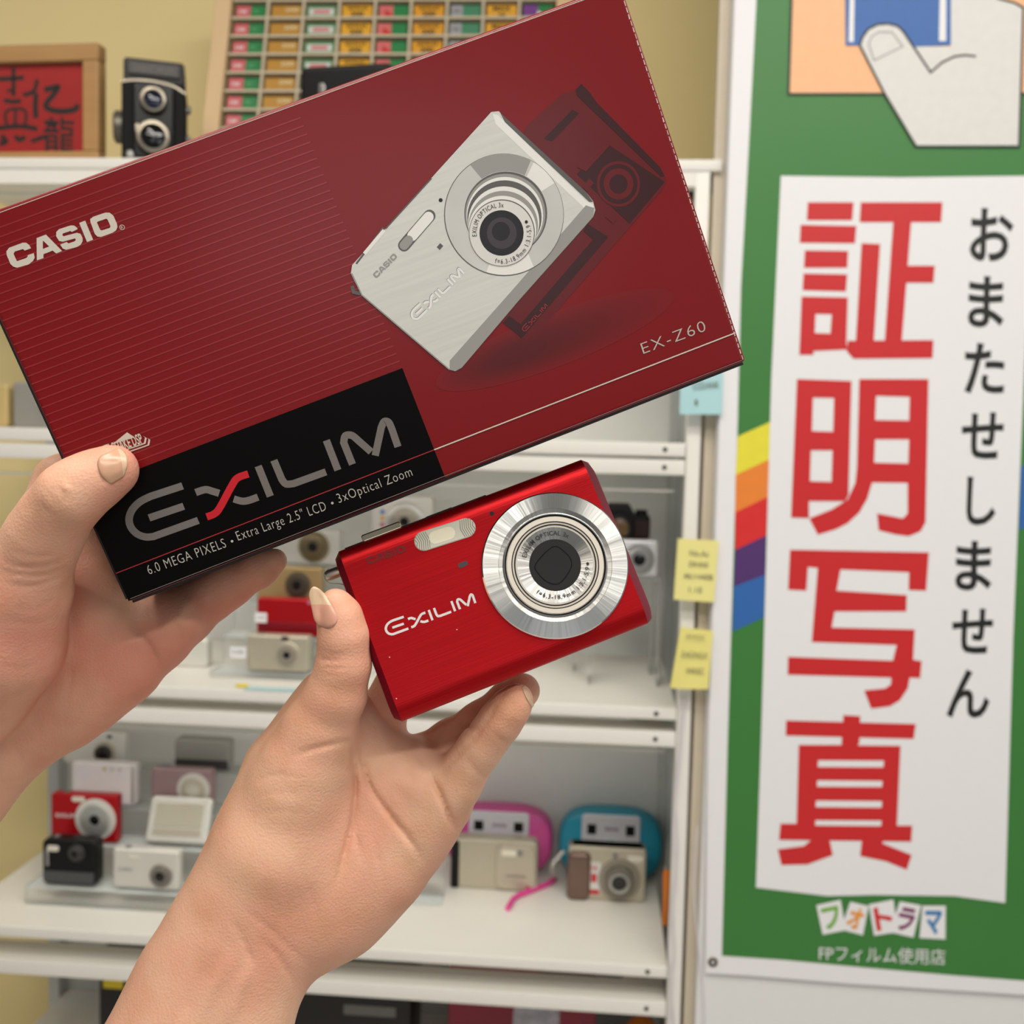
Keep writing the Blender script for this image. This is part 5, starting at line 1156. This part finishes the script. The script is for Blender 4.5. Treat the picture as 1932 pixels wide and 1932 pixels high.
# lower hand: palm towards us, thumb against the camera's left end, fingers under and behind it
handB = grow('person', "person's left hand from below holding the red metal camera", (0, 1040, 1080, 2230, .318, .425), [
    ('slab', .004, [(-20, 2320), (60, 2170), (128, 2045), (197, 1932), (225, 1880), (268, 1796), (304, 1746), (337, 1695), (377, 1626), (431, 1503), (446, 1470), (467, 1416), (504, 1372), (558, 1300), (591, 1268), (640, 1262), (690, 1305), (727, 1366), (768, 1387), (806, 1400), (850, 1470), (881, 1528), (856, 1550), (845, 1568), (801, 1637), (783, 1677), (747, 1724), (700, 1771), (634, 1825), (594, 1851), (572, 1883), (556, 1932), (535, 2045), (500, 2180), (460, 2320)], (.376, .00002, -.00001, 600, 1500), .0175, .021),
    ('chain', .010, [(240, 2250, .376, .020), (320, 2060, .374, .019), (380, 1900, .372, .018), (440, 1760, .371, .018), (520, 1600, .366, .0185), (575, 1450, .362, .0135)]),
    ('chain', .010, [(655, 1730, .377, .0105), (738, 1640, .378, .0100), (796, 1548, .378, .0090), (810, 1490, .377, .0088)]),
    ('chain', .006, [(690, 1410, .388, .0085), (734, 1388, .388, .0058)]),
    ('chain', .006, [(560, 1480, .362, .0135), (602, 1378, .359, .0122), (634, 1310, .354, .0098), (648, 1255, .351, .0087), (648, 1200, .349, .0080), (640, 1160, .348, .0068), (632, 1138, .347, .0048)]),
    ('chain', .0035, [(745, 1490, .392, .0100), (800, 1432, .3895, .0087), (850, 1400, .3865, .0079), (906, 1365, .3825, .0075), (962, 1322, .378, .0071), (986, 1303, .3755, .0062)]),
    ('chain', .008, [(780, 1580, .380, .0115), (846, 1490, .3735, .0094)]),
    ('chain', .0016, [(838, 1502, .3738, .0092), (862, 1474, .372, .0089), (885, 1440, .3695, .0076), (908, 1408, .367, .0074), (930, 1380, .365, .0069), (946, 1358, .363, .0070), (966, 1332, .361, .0063), (977, 1318, .360, .0050)]),
    ('chain', .004, [(690, 1425, .392, .0100), (712, 1345, .3935, .0070), (770, 1240, .392, .0072), (830, 1170, .388, .0062)]),
    ('chain', .004, [(720, 1420, .392, .0095), (730, 1345, .395, .0066), (810, 1240, .393, .0074), (880, 1170, .389, .0064)]),
], [
    (.0019, 4.5, [(652, 1385), (670, 1450), (668, 1530), (650, 1610), (630, 1690)]), (.0019, 4.5, [(676, 1400), (696, 1478), (734, 1535), (778, 1592), (800, 1630)]),
    (.0007, 4, [(690, 1640), (672, 1570), (690, 1500)]), (.0021, 4.5, [(806, 1452), (836, 1510), (858, 1570)]), (.0008, 4, [(800, 1478), (828, 1462), (868, 1422), (905, 1382), (935, 1335), (965, 1290)]), (.0009, 4, [(550, 1428), (610, 1408), (672, 1396)]),
    (.0008, 3, [(597, 1241), (622, 1246), (648, 1249)]), (.0006, 3, [(601, 1255), (630, 1262), (655, 1262)]), (.0005, 3, [(598, 1268), (626, 1275), (650, 1272)]), (.0004, 3, [(600, 1230), (636, 1236), (664, 1234)]),
    (.0006, 3.5, [(879, 1426), (895, 1452), (922, 1474)]), (.0007, 3.5, [(930, 1377), (945, 1396), (968, 1406)]), (.0007, 4, [(862, 1352), (882, 1370), (908, 1380)]),
    (.0006, 4, [(489, 1771), (525, 1805), (556, 1860)]), (.0005, 4, [(428, 1727), (450, 1755), (470, 1800), (490, 1850)]), (.0004, 4, [(440, 1700), (500, 1745), (560, 1800), (600, 1838)]),
    (-.0009, 16, [(445, 1790), (400, 1860), (362, 1940), (340, 2000)]), (.0009, 14, [(412, 1790), (370, 1870), (335, 1950)]), (-.0008, 12, [(480, 1810), (450, 1870), (425, 1950)]),
    (-.0009, 26, [(760, 1500), (790, 1470)]), (.0005, 5, [(775, 1400), (800, 1440), (822, 1462)]), (.0004, 3, [(470, 1480), (520, 1462), (580, 1470)]), (.0003, 3, [(465, 1510), (520, 1496), (585, 1505)]), (.0003, 3, [(470, 1545), (530, 1530), (590, 1540)]),
    (.0004, 3, [(700, 1560), (718, 1640), (726, 1700)]), (.0003, 3, [(560, 1620), (590, 1700), (600, 1760)]),
], skin=SK2)
nail(handB, [(597, 1190), (645, 1180), (612, 1112), (578, 1102)], (NL, NT), .62, lab='thumb nail with long pale tip')
nail(handB, [(983, 1297), (1003, 1336), (1008, 1330), (990, 1292)], (NT, NT), .5, lab='fingertip nail seen edge on')
# upper hand: thumb across the box front, palm beside it, fingers under and behind
handA = grow('person', "person's left hand at left gripping the lower corner of the red box", (-400, 560, 800, 1820, .295, .425), [
    ('slab', .003, [(-430, 1760), (-340, 1870), (-200, 1748), (-60, 1618), (0, 1552), (36, 1503), (72, 1463), (120, 1427), (163, 1405), (217, 1365), (254, 1333), (292, 1300), (308, 1272), (340, 1243), (361, 1215), (385, 1180), (370, 1120), (310, 1118), (252, 1128), (210, 1050), (165, 985), (130, 940), (90, 960), (30, 1010), (-60, 1080), (-160, 1170), (-300, 1330), (-450, 1500)], (.374, -.00002, .00000, 150, 1250), .0165, .020),
    ('chain', .012, [(-380, 1640, .370, .021), (-250, 1500, .369, .0205), (-120, 1380, .362, .020)]),
    ('chain', .004, [(-60, 1300, .352, .020), (0, 1215, .3455, .0195), (30, 1120, .339, .0160)]),
    ('chain', .004, [(0, 1200, .345, .0185), (36, 1105, .338, .0153), (84, 1010, .3285, .0112), (104, 975, .3255, .0103), (134, 936, .3218, .0100), (158, 917, .3222, .0090), (185, 902, .3232, .0083), (213, 887, .3236, .0077)]),
    ('chain', .006, [(230, 1250, .380, .014), (300, 1195, .379, .0118), (352, 1158, .378, .0098), (400, 1125, .377, .0082), (432, 1104, .376, .0078), (490, 1072, .374, .0064), (518, 1058, .373, .0044)]),
    ('chain', .006, [(190, 1110, .382, .012), (270, 1050, .399, .0095), (370, 975, .401, .0082), (440, 925, .397, .0068)]),
    ('chain', .006, [(150, 1050, .382, .012), (230, 975, .401, .0095), (330, 905, .399, .0082), (410, 850, .394, .0070)]),
    ('chain', .006, [(80, 1020, .376, .012), (118, 912, .386, .0100), (200, 870, .401, .0092), (290, 820, .396, .0080), (350, 785, .391, .0068)]),
], [
    (.0008, 4, [(0, 1058), (45, 1070), (95, 1066), (128, 1052)]), (.0008, 4, [(-10, 1076), (58, 1086), (100, 1080), (128, 1066)]), (.0006, 4, [(0, 1096), (52, 1106), (100, 1094), (127, 1080)]), (.0005, 3, [(20, 1040), (70, 1050), (112, 1044)]),
    (.0004, 3, [(92, 918), (100, 940), (118, 955)]), (.0004, 3, [(75, 945), (88, 965), (104, 975)]), (.0004, 3, [(116, 905), (112, 925), (126, 945)]),
    (.0013, 6, [(249, 1180), (284, 1223), (302, 1266)]), (.0007, 4, [(133, 1252), (132, 1290), (118, 1325)]), (.0005, 4, [(0, 1387), (25, 1410), (47, 1448)]), (.0005, 4, [(200, 1290), (190, 1340)]), (.0004, 3, [(60, 1350), (75, 1380), (72, 1410)]), (.0004, 3, [(90, 1345), (104, 1372)]),
    (.0003, 3, [(10, 1140), (60, 1150), (110, 1130)]), (.0003, 3, [(0, 1165), (60, 1178), (110, 1160)]), (.0003, 3, [(-10, 1250), (40, 1262), (90, 1240)]),
    (.0005, 3, [(176, 862), (186, 892), (199, 918)]), (-.0006, 14, [(118, 925), (130, 915)]), (.0007, 5, [(320, 1160), (338, 1190), (345, 1225)]),
], skin=SK1)
nail(handA, [(175, 866), (202, 919), (243, 894), (238, 839)], (NL2, NT), .85, lab='broad thumb nail')
